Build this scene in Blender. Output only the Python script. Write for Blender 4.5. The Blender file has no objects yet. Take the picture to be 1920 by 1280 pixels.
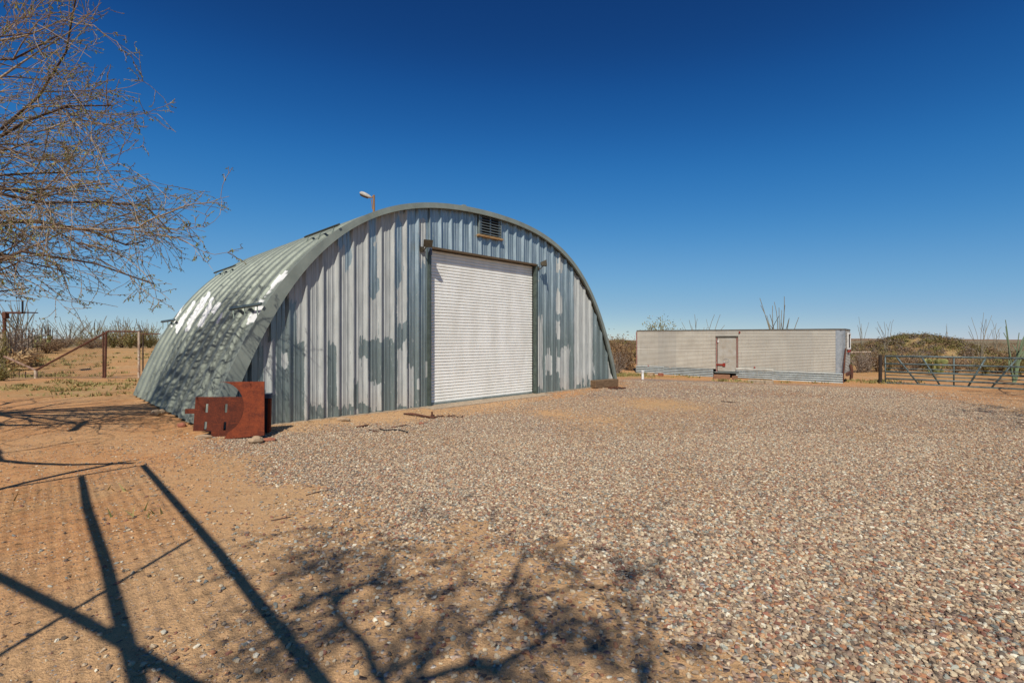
import bpy, math, random
import numpy as np
from mathutils import Vector, Matrix

R = random.Random(7)
NR = np.random.default_rng(11)
scene = bpy.context.scene
COL = scene.collection

# ------------------------------------------------------------------ survey of the place
F, HY, CX, CH = 907.0, 638.0, 960.0, 1.54           # focal length (px), horizon row, centre column, eye height
D0 = np.array([-1.908, 11.24])                       # left foot of the roller door
DU = np.array([.7041, .7101])                        # along the end wall
DW = np.array([-.7101, .7041])                       # along the vault, away from us
SUN_EL, SUN_AZ = math.radians(47), math.radians(-9)
TO_SUN = np.array([math.sin(SUN_AZ) * math.cos(SUN_EL), -math.cos(SUN_AZ) * math.cos(SUN_EL), math.sin(SUN_EL)])


def ss(a, b, x):
    t = np.clip((np.asarray(x, float) - a) / (b - a), 0, 1)
    return t * t * (3 - 2 * t)


def hash2(i, j, s):
    v = np.sin(i * 127.1 + j * 311.7 + s * 74.7) * 43758.5453
    return v - np.floor(v)


def vnoise(x, y, s=0):
    x = np.asarray(x, float); y = np.asarray(y, float)
    i = np.floor(x); j = np.floor(y); fx = x - i; fy = y - j
    fx = fx * fx * (3 - 2 * fx); fy = fy * fy * (3 - 2 * fy)
    a = hash2(i, j, s); b = hash2(i + 1, j, s); c = hash2(i, j + 1, s); d = hash2(i + 1, j + 1, s)
    return (a + (b - a) * fx) * (1 - fy) + (c + (d - c) * fx) * fy


def fbm(x, y, s=0, n=4):
    t = 0; a = .5
    for k in range(n):
        t = t + a * vnoise(x * 2 ** k, y * 2 ** k, s + k * 13); a *= .5
    return t / (1 - .5 ** n)


def gz(x, y):
    x = np.asarray(x, float); y = np.asarray(y, float)
    z = -.45 * ss(15, 27, .6 * x + .8 * y) * ss(-5, 2, x)
    z = z + .85 * ss(22, 40, y) * (1 - ss(-11, -5, x))

    def g(cx, cy, sx, sy, h):
        return h * np.exp(-((x - cx) / sx) ** 2 - ((y - cy) / sy) ** 2)
    z = z + g(38.3, 46, 4.3, 6, 2.2) + g(44.5, 47, 4.0, 5, .55) + g(42, 62, 4, 6, 1.3) + g(8.3, 39, 3.6, 5, 1.75) + g(33, 49, 4.5, 5, .15)
    z = z + .5 * ss(60, 120, np.hypot(x, y)) * (fbm(x * .03, y * .03, 5) - .5)
    z = z + .035 * (fbm(x * .45, y * .45, 3, 3) - .5) * ss(1, 4, np.hypot(x, y))
    z = z - .10 * ss(17.5, 22, x) * ss(14, 19, y) * (1 - ss(26, 34, y))
    # a little gravel bank along the front of the building
    u = (x - D0[0]) * DU[0] + (y - D0[1]) * DU[1]; w = (x - D0[0]) * DW[0] + (y - D0[1]) * DW[1]
    z = z + .05 * np.exp(-((w + .6) / .45) ** 2) * ss(-4.6, -3.6, u) * (1 - ss(-1.2, -.2, u)) * (w < 1.2)
    return z


def gz1(x, y):
    return float(gz(np.array([x]), np.array([y]))[0])


def project(x, y, z):
    return CX + F * x / y, HY - F * (z - CH) / y


def hit(px, py):
    """ground point under a pixel of the photograph"""
    k = (px - CX) / F; m = (HY - py) / F
    ys = np.concatenate([np.arange(1.0, 60, .01), np.arange(60, 400, .2)])
    d = CH + m * ys - gz(k * ys, ys)
    i = int(np.argmax(d <= 0)) if (d <= 0).any() else len(ys) - 1
    return np.array([k * ys[i], ys[i], gz1(k * ys[i], ys[i])])


def at(px, py, Y):
    return np.array([(px - CX) / F * Y, Y, CH + (HY - py) / F * Y])


def B(u, w, z):
    u = np.asarray(u, float); w = np.asarray(w, float); z = np.asarray(z, float)
    return np.stack(np.broadcast_arrays(D0[0] + u * DU[0] + w * DW[0], D0[1] + u * DU[1] + w * DW[1], z), -1)


def uz(px, py, w=0.):
    k = (px - CX) / F; P = D0 + w * DW
    u = (k * P[1] - P[0]) / (DU[0] - DU[1] * k); Y = P[1] + u * DU[1]
    return u, CH + (HY - py) / F * Y


# ------------------------------------------------------------------ materials
def lin(r, g, b):
    f = lambda c: c / 12.92 if c <= .04045 else ((c + .055) / 1.055) ** 2.4
    return (f(r / 255), f(g / 255), f(b / 255), 1)


class NT:
    def __init__(self, name):
        self.m = bpy.data.materials.new(name); self.m.use_nodes = True
        self.t = self.m.node_tree; self.n = self.t.nodes; self.l = self.t.links
        self.b = self.n['Principled BSDF']
        self.b.inputs['Specular IOR Level'].default_value = .25

    def set(self, **k):
        for a, v in k.items():
            self.put(self.b.inputs[a.replace('_', ' ')], v)
        return self

    def put(self, sock, v):
        if isinstance(v, bpy.types.NodeSocket): self.l.new(v, sock)
        else: sock.default_value = v

    def node(self, t, **k):
        n = self.n.new(t)
        for a, v in k.items(): setattr(n, a, v)
        return n

    def coord(self, kind='Object'):
        return self.node('ShaderNodeTexCoord').outputs[kind]

    def mapping(self, v, scale=(1, 1, 1), rot=(0, 0, 0)):
        n = self.node('ShaderNodeMapping'); self.l.new(v, n.inputs[0]); n.inputs['Scale'].default_value = scale; n.inputs['Rotation'].default_value = rot
        return n.outputs[0]

    def noise(self, v, scale, detail=4, rough=.55, out='Fac', dist=0):
        n = self.node('ShaderNodeTexNoise'); self.l.new(v, n.inputs['Vector'])
        n.inputs['Scale'].default_value = scale; n.inputs['Detail'].default_value = detail; n.inputs['Roughness'].default_value = rough
        n.inputs['Distortion'].default_value = dist
        return n.outputs[0 if out == 'Fac' else 1]

    def voro(self, v, scale, out='Color', feature='F1'):
        n = self.node('ShaderNodeTexVoronoi', feature=feature); self.l.new(v, n.inputs['Vector']); n.inputs['Scale'].default_value = scale
        return n.outputs[out]

    def ramp(self, f, stops, interp='LINEAR'):
        n = self.node('ShaderNodeValToRGB'); self.l.new(f, n.inputs[0]); e = n.color_ramp.elements; n.color_ramp.interpolation = interp
        while len(e) < len(stops): e.new(.5)
        for x, (p, c) in zip(e, stops):
            x.position = p; x.color = c if len(c) == 4 else (*c, 1)
        return n.outputs[0]

    def mix(self, f, a, b, mode='MIX'):
        n = self.node('ShaderNodeMix', data_type='RGBA', blend_type=mode)
        self.put(n.inputs[0], f); self.put(n.inputs[6], a); self.put(n.inputs[7], b)
        return n.outputs[2]

    def math(self, op, a, b=0., clamp=False):
        n = self.node('ShaderNodeMath', operation=op, use_clamp=clamp); self.put(n.inputs[0], a); self.put(n.inputs[1], b)
        return n.outputs[0]

    def rng(self, v, a, b, c=0., d=1.):
        n = self.node('ShaderNodeMapRange'); self.l.new(v, n.inputs[0])
        for i, x in enumerate((a, b, c, d)): n.inputs[i + 1].default_value = x
        return n.outputs[0]

    def attr(self, name, out='Fac', inst=False):
        n = self.node('ShaderNodeAttribute', attribute_name=name)
        if inst: n.attribute_type = 'INSTANCER'
        return n.outputs[out]

    def bump(self, h, dist=.01, strength=1.):
        n = self.node('ShaderNodeBump'); self.l.new(h, n.inputs['Height']); n.inputs['Distance'].default_value = dist; n.inputs['Strength'].default_value = strength
        self.l.new(n.outputs[0], self.b.inputs['Normal'])


def mat_ground():
    n = NT('desert_ground'); P = n.coord('Object')
    big = n.noise(P, .5, 5, .6); mid = n.noise(P, 5, 5, .65); fine = n.noise(P, 60, 3, .7); vfine = n.noise(P, 170, 2, .7)
    dirt = n.mix(n.rng(big, .35, .65), lin(206, 147, 93), lin(194, 152, 106))
    dirt = n.mix(n.rng(mid, .35, .7), dirt, lin(168, 110, 64))
    dirt = n.mix(n.math('MULTIPLY', n.attr('pale'), .85), dirt, lin(190, 154, 112))
    dirt = n.mix(n.rng(fine, .3, .7, 0, .55), dirt, n.mix(.5, dirt, lin(224, 180, 130)))
    dirt = n.mix(n.rng(vfine, .52, .7, 0, .7), dirt, lin(112, 80, 56))
    lit = n.noise(P, 9, 6, .75); lit2 = n.noise(P, 1.1, 4, .6)
    dirt = n.mix(n.math('MULTIPLY', n.rng(lit, .5, .66, 0, .75), n.rng(lit2, .4, .6, .15, 1)), dirt, lin(132, 104, 72))
    dirt = n.mix(n.rng(n.noise(n.mapping(P, (1, 1, 1), (0, 0, .7)), 22, 4, .8), .58, .72, 0, .6), dirt, lin(212, 174, 128))
    # loose small grit
    vc = n.voro(P, 70, 'Color'); vd = n.voro(P, 70, 'Distance')
    sep = n.node('ShaderNodeSeparateColor'); n.l.new(vc, sep.inputs[0])
    grit = n.ramp(sep.outputs[1], [(0, lin(96, 84, 78)), (.3, lin(150, 126, 106)), (.6, lin(196, 176, 152)), (.8, lin(150, 104, 78)), (1, lin(150, 158, 160))])
    gm = n.math('MULTIPLY', n.math('GREATER_THAN', sep.outputs[0], n.rng(n.noise(P, 1.4, 3), .3, .7, .97, .74)), n.math('LESS_THAN', vd, .42))
    dirt = n.mix(n.math('MULTIPLY', gm, .9), dirt, grit)
    dirt = n.mix(n.math('MULTIPLY', n.attr('grass'), n.rng(n.noise(P, 3, 5, .7), .35, .65)), dirt, lin(124, 118, 66))
    dirt = n.mix(n.math('MULTIPLY', n.attr('farveg'), .9), dirt, lin(124, 116, 92))
    # gravel
    vc2 = n.voro(P, 38, 'Color'); s2 = n.node('ShaderNodeSeparateColor'); n.l.new(vc2, s2.inputs[0])
    st = n.ramp(s2.outputs[0], [(0, lin(84, 72, 66)), (.16, lin(128, 108, 94)), (.34, lin(170, 146, 124)), (.52, lin(186, 166, 144)), (.66, lin(152, 118, 96)), (.8, lin(206, 194, 176)), (.9, lin(164, 112, 82)), (1, lin(150, 154, 154))])
    v2 = n.rng(n.noise(P, .8, 4), .3, .7, .86, 1.08)
    st = n.mix(1., st, n.mix(0., v2, v2), 'MULTIPLY')
    vd2 = n.voro(P, 38, 'Distance')
    st = n.mix(n.rng(vd2, .45, .8, 0, .45), st, lin(150, 118, 92))
    g = n.attr('gravel')
    gmask = n.math('GREATER_THAN', n.math('ADD', g, n.math('MULTIPLY', n.math('SUBTRACT', s2.outputs[1], .5), .8)), .5)
    gmask = n.math('MULTIPLY', gmask, n.math('GREATER_THAN', g, .06))
    n.set(Base_Color=n.mix(gmask, dirt, st), Roughness=.95)
    n.b.inputs['Specular IOR Level'].default_value = .12
    h = n.math('ADD', n.math('MULTIPLY', n.math('SUBTRACT', .6, vd2), n.math('MULTIPLY', gmask, 1.1)), n.math('ADD', n.math('MULTIPLY', mid, 1.3), n.math('MULTIPLY', fine, .55)))
    n.bump(h, .024, 1.)
    return n.m


def mat_stone():
    n = NT('gravel_stone'); P = n.coord('Object')
    c = n.attr('pcol', 'Color', inst=True)
    n.set(Base_Color=n.mix(n.rng(n.noise(P, 3, 3), .3, .7, 0, .3), c, lin(120, 104, 92)), Roughness=.8)
    return n.m


def simple(name, rgb, rough=.7, metal=0., var=.25, scale=6, rgb2=None, bump=0., spec=.25, stretch=(1, 1, 1)):
    n = NT(name); P = n.mapping(n.coord('Object'), stretch)
    f = n.noise(P, scale, 5, .65)
    c2 = lin(*rgb2) if rgb2 else tuple(x * (1 - var * 1.6) for x in lin(*rgb)[:3]) + (1,)
    n.set(Base_Color=n.mix(n.rng(f, .35, .68), lin(*rgb), c2), Roughness=rough, Metallic=metal)
    n.b.inputs['Specular IOR Level'].default_value = spec
    if bump: n.bump(n.noise(P, scale * 5, 4, .7), bump)
    return n.m


def mat_wall():
    n = NT('painted_corrugated_steel'); P = n.coord('Object')
    a = n.attr('paint'); fn = n.noise(P, 26, 4, .7); edge = n.noise(n.mapping(P, (1, 1, .35)), 60, 3, .7)
    m = n.math('ADD', a, n.math('ADD', n.math('MULTIPLY', n.math('SUBTRACT', fn, .5), .34), n.math('MULTIPLY', n.math('SUBTRACT', edge, .5), .3)))
    sc1 = n.noise(n.mapping(P, (16, 16, .9)), 3, 3, .6); sc2 = n.noise(n.mapping(P, (11, 11, 1.3), (0, 0, .4)), 3.4, 3, .6)
    m = n.math('ADD', m, n.math('SUBTRACT', n.rng(sc2, .66, .7, 0, .6), n.rng(sc1, .66, .7, 0, .6)))
    m = n.rng(m, .46, .54)
    streak = n.noise(n.mapping(P, (9, 9, .5)), 3, 4, .6)
    bare = n.mix(n.rng(streak, .35, .65), lin(162, 174, 176), lin(122, 137, 141))
    hz = n.node('ShaderNodeSeparateXYZ'); n.l.new(P, hz.inputs[0])
    bare = n.mix(n.rng(hz.outputs[2], 1.4, 3.6), n.mix(.6, bare, lin(104, 112, 102)), bare)
    spot = n.noise(P, 9, 5, .75)
    bare = n.mix(n.rng(spot, .6, .72, 0, .55), bare, lin(168, 176, 178))
    wt = n.mix(n.rng(n.noise(n.mapping(P, (6, 6, .8)), 2.5, 4), .35, .7), lin(174, 175, 169), lin(150, 152, 147))
    dirt = n.rng(hz.outputs[2], .0, .55, .55, 0.)
    wt = n.mix(n.math('MULTIPLY', dirt, n.noise(P, 7, 5, .7)), wt, lin(150, 128, 104))
    n.set(Base_Color=n.mix(m, bare, wt), Metallic=n.math('MULTIPLY', n.math('SUBTRACT', 1., m), .5),
          Roughness=n.mix(m, (.4,) * 3 + (1,), (.62,) * 3 + (1,)))
    n.b.inputs['Specular IOR Level'].default_value = .3
    n.bump(n.math('ADD', n.noise(P, 5, 3), n.math('MULTIPLY', m, .15)), .012, .35)
    return n.m


def mat_hull():
    n = NT('weathered_galvanised_vault'); P = n.coord('Object')
    a = n.attr('paint'); fn = n.noise(P, 30, 4, .7)
    m = n.rng(n.math('ADD', a, n.math('MULTIPLY', n.math('SUBTRACT', fn, .5), .9)), .38, .7)
    f = n.noise(P, 2.2, 5, .6); sp = n.noise(P, 26, 4, .75)
    c = n.mix(n.rng(f, .35, .65), lin(132, 138, 125), lin(112, 118, 108))
    c = n.mix(n.rng(sp, .5, .72, 0, .5), c, lin(158, 162, 152))
    c = n.mix(n.rng(n.noise(n.mapping(P, (1, 1, .3)), 14, 4), .58, .75, 0, .4), c, lin(104, 106, 96))
    n.set(Base_Color=n.mix(m, c, lin(214, 214, 210)), Metallic=n.math('MULTIPLY', n.math('SUBTRACT', 1., m), .3), Roughness=.58)
    n.bump(f, .01, .3)
    return n.m


def mat_rust(name='rusted_steel_plate', a=(122, 56, 30), b=(82, 37, 24), c=(150, 76, 38)):
    n = NT(name); P = n.coord('Object')
    f = n.noise(P, 7, 6, .7); g = n.noise(P, 45, 4, .75); s = n.noise(n.mapping(P, (1, 1, 9), (0, .4, 0)), 3, 4)
    col = n.mix(n.rng(f, .35, .65), lin(*a), lin(*b))
    col = n.mix(n.rng(g, .5, .75, 0, .55), col, lin(*c))
    col = n.mix(n.rng(s, .6, .72, 0, .5), col, lin(*c))
    n.set(Base_Color=col, Roughness=.85); n.bump(g, .002, .5)
    return n.m


def mat_trailer():
    n = NT('aged_aluminium_siding'); P = n.coord('Object')
    pv = n.attr('panel'); f = n.noise(P, 1.6, 5, .6); st = n.noise(n.mapping(P, (7, 7, .4)), 2.2, 5, .65)
    c = n.mix(n.rng(f, .35, .65), lin(200, 194, 178), lin(184, 177, 161))
    c = n.mix(pv, c, lin(170, 166, 155))
    c = n.mix(n.rng(st, .55, .75, 0, .45), c, lin(150, 134, 110))
    n.set(Base_Color=c, Metallic=.1, Roughness=.5)
    return n.m


def mat_wood(name, a, b):
    n = NT(name); P = n.coord('Object')
    g = n.noise(n.mapping(P, (2, 2, 26), (0, 0, .78)), 3, 6, .65, dist=.6); f = n.noise(P, 14, 4, .7)
    c = n.mix(n.rng(g, .38, .62), lin(*a), lin(*b)); c = n.mix(n.rng(f, .6, .75, 0, .6), c, lin(70, 54, 40))
    n.set(Base_Color=c, Roughness=.9); n.bump(g, .006, .6)
    return n.m


def mat_leaf(name, a, b, scale=.8):
    n = NT(name); P = n.coord('Object')
    nn = n.node('ShaderNodeNewGeometry')
    c = n.mix(nn.outputs['Random Per Island'], lin(*a), lin(*b))
    c = n.mix(n.rng(n.noise(P, scale, 3), .4, .65, 0, .5), c, lin(*[int((x + y) * .42) for x, y in zip(a, b)]))
    n.set(Base_Color=c, Roughness=.75)
    n.b.inputs['Specular IOR Level'].default_value = .15
    return n.m


M = {}
M['ground'] = mat_ground(); M['stone'] = mat_stone(); M['wall'] = mat_wall(); M['hull'] = mat_hull(); M['rust'] = mat_rust()
M['rustpipe'] = mat_rust('rusted_pipe', (96, 60, 46), (70, 46, 38), (134, 92, 64))
M['rustdark'] = mat_rust('dark_rusted_plate', (92, 42, 25), (62, 29, 20), (132, 60, 30))
M['trailer'] = mat_trailer()
M['galv'] = simple('galvanised_trim', (150, 158, 152), .45, .5, scale=8, rgb2=(118, 128, 122), bump=.002)
M['flange'] = simple('vault_edge_flange', (142, 148, 136), .6, .2, scale=3, rgb2=(124, 130, 120))
M['jamb'] = simple('jamb_steel', (96, 106, 98), .5, .5, scale=8)
M['doorwhite'] = simple('white_curtain_steel', (242, 239, 229), .45, 0, scale=3, rgb2=(226, 222, 210), spec=.4, stretch=(1, 1, .3))
M['concrete'] = simple('concrete', (178, 158, 132), .95, 0, scale=12, bump=.006)
M['timber'] = mat_wood('old_timber', (128, 104, 78), (84, 64, 46))
M['stepwood'] = mat_wood('step_timber', (150, 112, 84), (112, 78, 58))
M['header'] = mat_wood('door_header_board', (104, 86, 62), (74, 60, 46))
M['sill'] = mat_wood('vent_sill_board', (172, 140, 98), (138, 106, 70))
M['dark'] = simple('dark_void', (22, 22, 24), .9)
M['black'] = simple('black_rubber', (38, 38, 42), .7)
M['lampmetal'] = simple('bronze_lamp_metal', (92, 84, 68), .5, .3)
M['lampglass'] = simple('lamp_glass', (72, 70, 66), .25, 0, spec=.5)
M['lampgrey'] = simple('street_lamp_grey', (186, 178, 166), .6)
M['polewood'] = simple('lamp_pole', (150, 116, 82), .8, stretch=(4, 4, .4))
M['louvre'] = simple('vent_louvre', (122, 130, 130), .5, .4)
M['skirt'] = simple('corrugated_skirt', (196, 202, 198), .5, .3, scale=4, rgb2=(170, 174, 168))
M['skirtpale'] = simple('corrugated_skirt_pale', (206, 204, 190), .6, .2, scale=4)
M['cornertrim'] = simple('aluminium_corner', (184, 188, 188), .38, .6, scale=5, rgb2=(150, 156, 158))
M['tdoor'] = simple('trailer_door', (176, 172, 160), .6, .05, scale=3, rgb2=(158, 148, 130))
M['redframe'] = simple('red_oxide_frame', (140, 92, 82), .8, 0, scale=9, rgb2=(150, 130, 118))
M['redlatch'] = simple('red_latch', (150, 52, 38), .7)
M['trim'] = simple('dark_roof_rail', (104, 98, 86), .7)
M['white'] = simple('white_paint', (228, 226, 220), .6)
M['pvc'] = simple('white_pvc', (232, 230, 224), .4)
M['gate'] = simple('gate_grey_green', (98, 110, 108), .5, .1, scale=6, rgb2=(68, 78, 76))
M['postdark'] = simple('dark_post', (58, 50, 44), .85)
M['tpost'] = simple('steel_t_post', (74, 60, 50), .8)
M['oldwhite'] = simple('flaking_white_post', (196, 182, 160), .8, scale=10, rgb2=(122, 84, 60))
M['oldgrey'] = simple('weathered_grey_pipe', (146, 122, 104), .8, scale=7, rgb2=(110, 76, 60))
M['wire'] = simple('fence_wire', (122, 108, 94), .6, .4)
M['bark'] = simple('mesquite_bark', (98, 78, 66), .95, 0, scale=9, rgb2=(60, 48, 42), bump=.01)
M['twig'] = simple('mesquite_twig', (166, 144, 118), .85, 0, scale=3, rgb2=(114, 97, 80))
M['leaf'] = mat_leaf('mesquite_leaf', (136, 132, 62), (104, 112, 52))
M['scrub'] = mat_leaf('scrub_leaf', (136, 120, 74), (112, 108, 62), .25)
M['scrubbrown'] = mat_leaf('scrub_brown', (142, 114, 84), (116, 94, 70), .25)
M['scrubgrey'] = mat_leaf('scrub_grey', (142, 126, 108), (118, 104, 92), .25)
M['drygrass'] = mat_leaf('dry_grass', (190, 160, 116), (158, 128, 90))
M['greengrass'] = mat_leaf('sparse_grass', (112, 114, 62), (168, 146, 96))
M['ocotillo'] = simple('ocotillo_stem', (136, 128, 106), .9, 0, scale=2, rgb2=(112, 102, 88))
M['ocogreen'] = simple('ocotillo_green_stem', (106, 128, 96), .9, 0, scale=2, rgb2=(122, 128, 104))
M['pear'] = simple('prickly_pear_pad', (138, 134, 80), .7, 0, scale=5, rgb2=(104, 112, 68))
M['rock'] = simple('tan_rock', (176, 150, 120), .95, 0, scale=8, bump=.01)
M['rockred'] = simple('red_rock', (164, 104, 80), .95, 0, scale=8, bump=.01)
M['boardgrey'] = simple('grey_painted_edge', (86, 98, 112), .7)


# ------------------------------------------------------------------ mesh builder
class MB:
    def __init__(self):
        self.v = []; self.f = []; self.n = 0

    def add(self, vs, fs):
        vs = [tuple(map(float, p)) for p in vs]
        self.v += vs; self.f += [tuple(i + self.n for i in q) for q in fs]; self.n += len(vs)
        return self

    def box(self, c, size, ax=None):
        """box centred at c; ax = three axis vectors"""
        X, Y, Z = [np.array(a, float) for a in (ax or ((1, 0, 0), (0, 1, 0), (0, 0, 1)))]
        c = np.array(c, float); hx, hy, hz = [s / 2 for s in size]
        vs = [c + sx * hx * X + sy * hy * Y + sz * hz * Z for sz in (-1, 1) for sy in (-1, 1) for sx in (-1, 1)]
        return self.add(vs, [(0, 2, 3, 1), (4, 5, 7, 6), (0, 1, 5, 4), (2, 6, 7, 3), (0, 4, 6, 2), (1, 3, 7, 5)])

    def cbox(self, c, size, ax=None, b=.006):
        """box with chamfered edges"""
        X, Y, Z = [np.array(a, float) for a in (ax or ((1, 0, 0), (0, 1, 0), (0, 0, 1)))]
        c = np.array(c, float); h = [s / 2 for s in size]; b = min(b, min(h) * .6)
        vs = []; idx = {}
        for sz in (-1, 1):
            for sy in (-1, 1):
                for sx in (-1, 1):
                    for a in range(3):
                        e = [h[0] - b, h[1] - b, h[2] - b]; e[a] = h[a]
                        idx[(sx, sy, sz, a)] = len(vs)
                        vs.append(c + sx * e[0] * X + sy * e[1] * Y + sz * e[2] * Z)
        fs = []
        for a in range(3):
            o = [i for i in range(3) if i != a]
            for s in (-1, 1):
                q = []
                for t0, t1 in ((-1, -1), (1, -1), (1, 1), (-1, 1)):
                    k = [0, 0, 0]; k[a] = s; k[o[0]] = t0; k[o[1]] = t1; q.append(idx[(*k, a)])
                fs.append(tuple(q))
        for a in range(3):
            o = [i for i in range(3) if i != a]
            for t0 in (-1, 1):
                for t1 in (-1, 1):
                    k = [0, 0, 0]; k[o[0]] = t0; k[o[1]] = t1; k[a] = -1; k2 = list(k); k2[a] = 1
                    fs.append((idx[(*k, o[0])], idx[(*k2, o[0])], idx[(*k2, o[1])], idx[(*k, o[1])]))
        for sz in (-1, 1):
            for sy in (-1, 1):
                for sx in (-1, 1):
                    fs.append(tuple(idx[(sx, sy, sz, a)] for a in range(3)))
        return self.add(vs, fs)

    def tube(self, pts, r, n=8, cap=True):
        pts = np.array(pts, float); k = len(pts)
        r = np.full(k, r) if np.isscalar(r) else np.array(r, float)
        t = np.gradient(pts, axis=0); t /= np.maximum(np.linalg.norm(t, axis=1, keepdims=True), 1e-9)
        ref = np.array([0, 0, 1.]) if abs(t[0][2]) < .9 else np.array([1., 0, 0])
        a = np.cross(t, ref); a /= np.maximum(np.linalg.norm(a, axis=1, keepdims=True), 1e-9)
        b = np.cross(t, a)
        ang = np.arange(n) * 2 * math.pi / n
        vs = (pts[:, None, :] + r[:, None, None] * (np.cos(ang)[None, :, None] * a[:, None, :] + np.sin(ang)[None, :, None] * b[:, None, :])).reshape(-1, 3)
        fs = [(i * n + j, i * n + (j + 1) % n, (i + 1) * n + (j + 1) % n, (i + 1) * n + j) for i in range(k - 1) for j in range(n)]
        if cap: fs += [tuple(range(n))[::-1], tuple((k - 1) * n + j for j in range(n))]
        return self.add(vs, fs)

    def grid(self, P):
        """P: (m, n, 3) array"""
        m, n = P.shape[:2]
        return self.add(P.reshape(-1, 3), [(i * n + j, i * n + j + 1, (i + 1) * n + j + 1, (i + 1) * n + j) for i in range(m - 1) for j in range(n - 1)])

    def prism(self, poly, off):
        """poly: list of 3-D points; off: extrusion vector"""
        k = len(poly); off = np.array(off, float)
        vs = [np.array(p, float) for p in poly] + [np.array(p, float) + off for p in poly]
        return self.add(vs, [tuple(range(k)), tuple(range(2 * k - 1, k - 1, -1))] + [(i, (i + 1) % k, k + (i + 1) % k, k + i) for i in range(k)])

    def blob(self, c, s, seed=0, sub=2, amp=.25):
        import bmesh
        bm = bmesh.new(); bmesh.ops.create_icosphere(bm, subdivisions=sub, radius=1)
        vs = np.array([v.co[:] for v in bm.verts]); fs = [tuple(v.index for v in f.verts) for f in bm.faces]; bm.free()
        k = 1 + amp * (fbm(vs[:, 0] * 1.3 + seed * 7, vs[:, 1] * 1.3 + vs[:, 2] * 1.7, seed, 3) - .5) * 2
        return self.add(np.array(c) + vs * k[:, None] * np.array(s), fs)

    def build(self, name, mat, parent=None, smooth=False, attrs=None, origin=None):
        if parent is not None: o0 = np.array(ORG[parent.name])
        elif origin is not None: o0 = np.array(origin, float)
        else:
            a = np.array(self.v); o0 = np.array([(a[:, 0].min() + a[:, 0].max()) / 2, (a[:, 1].min() + a[:, 1].max()) / 2, a[:, 2].min()])
        me = bpy.data.meshes.new(name)
        me.from_pydata((np.array(self.v) - o0).tolist(), [], self.f); me.update()
        if smooth: me.polygons.foreach_set('use_smooth', [True] * len(me.polygons))
        for k, v in (attrs or {}).items():
            at_ = me.attributes.new(k, 'FLOAT', 'POINT'); at_.data.foreach_set('value', np.asarray(v, np.float32))
        me.materials.append(mat)
        ob = bpy.data.objects.new(name, me); COL.objects.link(ob)
        if parent is not None: ob.parent = parent
        else: ob.location = o0
        ORG[ob.name] = tuple(o0)
        return ob


ORG = {}


def tag(o, label=None, cat=None, group=None, kind=None):
    if label: o['label'] = label
    if cat: o['category'] = cat
    if group: o['group'] = group
    if kind: o['kind'] = kind
    return o


def thing(name, loc, label, cat, group=None):
    o = bpy.data.objects.new(name, None); COL.objects.link(o); o.location = loc; o.empty_display_size = .2
    ORG[o.name] = tuple(map(float, loc))
    return tag(o, label, cat, group)


def weld_fix(o):
    import bmesh
    bm = bmesh.new(); bm.from_mesh(o.data); bmesh.ops.recalc_face_normals(bm, faces=bm.faces); bm.to_mesh(o.data); bm.free()
    return o


# ------------------------------------------------------------------ ground
gravel_px = [(392, 826), (440, 862), (520, 880), (600, 915), (690, 975), (800, 1000), (905, 1010), (1010, 1040), (1120, 1075), (1260, 1140), (1370, 1205), (1450, 1279)]
gravel_px2 = [(1919, 772), (1780, 752), (1660, 728), (1560, 722), (1400, 717), (1180, 709), (1168, 722), (1008, 752), (900, 775), (806, 782), (700, 795), (560, 806), (508, 814)]
GP = [hit(*p)[:2] for p in gravel_px] + [np.array(p) for p in ((2.2, .5), (4, -6), (16, -6), (17, 6))] + [hit(*p)[:2] for p in gravel_px2]
GP = np.array(GP)


def poly_sd(x, y, poly):
    x = np.asarray(x, float); y = np.asarray(y, float)
    d = np.full(x.shape, 1e9); ins = np.zeros(x.shape, bool)
    k = len(poly)
    for i in range(k):
        a = poly[i]; b = poly[(i + 1) % k]; e = b - a
        t = np.clip(((x - a[0]) * e[0] + (y - a[1]) * e[1]) / max(e @ e, 1e-9), 0, 1)
        d = np.minimum(d, np.hypot(x - a[0] - t * e[0], y - a[1] - t * e[1]))
        c = (a[1] > y) != (b[1] > y)
        ins ^= c & (x < (b[0] - a[0]) * (y - a[1]) / (b[1] - a[1] + 1e-12) + a[0])
    return np.where(ins, d, -d)


def gravel_mask(x, y):
    sd = poly_sd(x, y, GP)
    n = fbm(x * 1.1, y * 1.1, 21, 4) - .5
    dist = np.hypot(x, y)
    g = ss(-.55, .55, sd + n * 1.3)
    # bare sandy patches worn through the gravel
    for px, py, r, s in ((1035, 775, .7, .7), (1235, 757, 1.1, .8), (1140, 790, .8, .6), (1625, 818, .5, .7), (1060, 1022, .16, .9), (890, 985, .25, .6), (1230, 760, .8, .6), (560, 930, .3, .7)):
        c = hit(px, py); g = g * (1 - s * np.exp(-(((x - c[0]) / r) ** 2 + ((y - c[1]) / (r * 1.3)) ** 2) * 1.2) * (fbm(x * 3, y * 3, 31) + .5))
    thin = ss(.46, .62, fbm(x * .55 + 9, y * .55, 41, 4))
    g = g * (1 - .38 * thin)
    # scattered stones outside
    near = np.exp(-np.maximum(-sd, 0) / 1.7) * (.14 + .26 * ss(-2.6, -1.2, x))
    return np.clip(np.maximum(g, near * (sd < 0) * (x > -6) * (.35 + fbm(x * 1.7, y * 1.7, 51))), 0, 1)


def spaced(lo, hi, near, k):
    s = np.linspace(np.arcsinh(lo / near), np.arcsinh(hi / near), k)
    return np.sinh(s) * near


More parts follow.
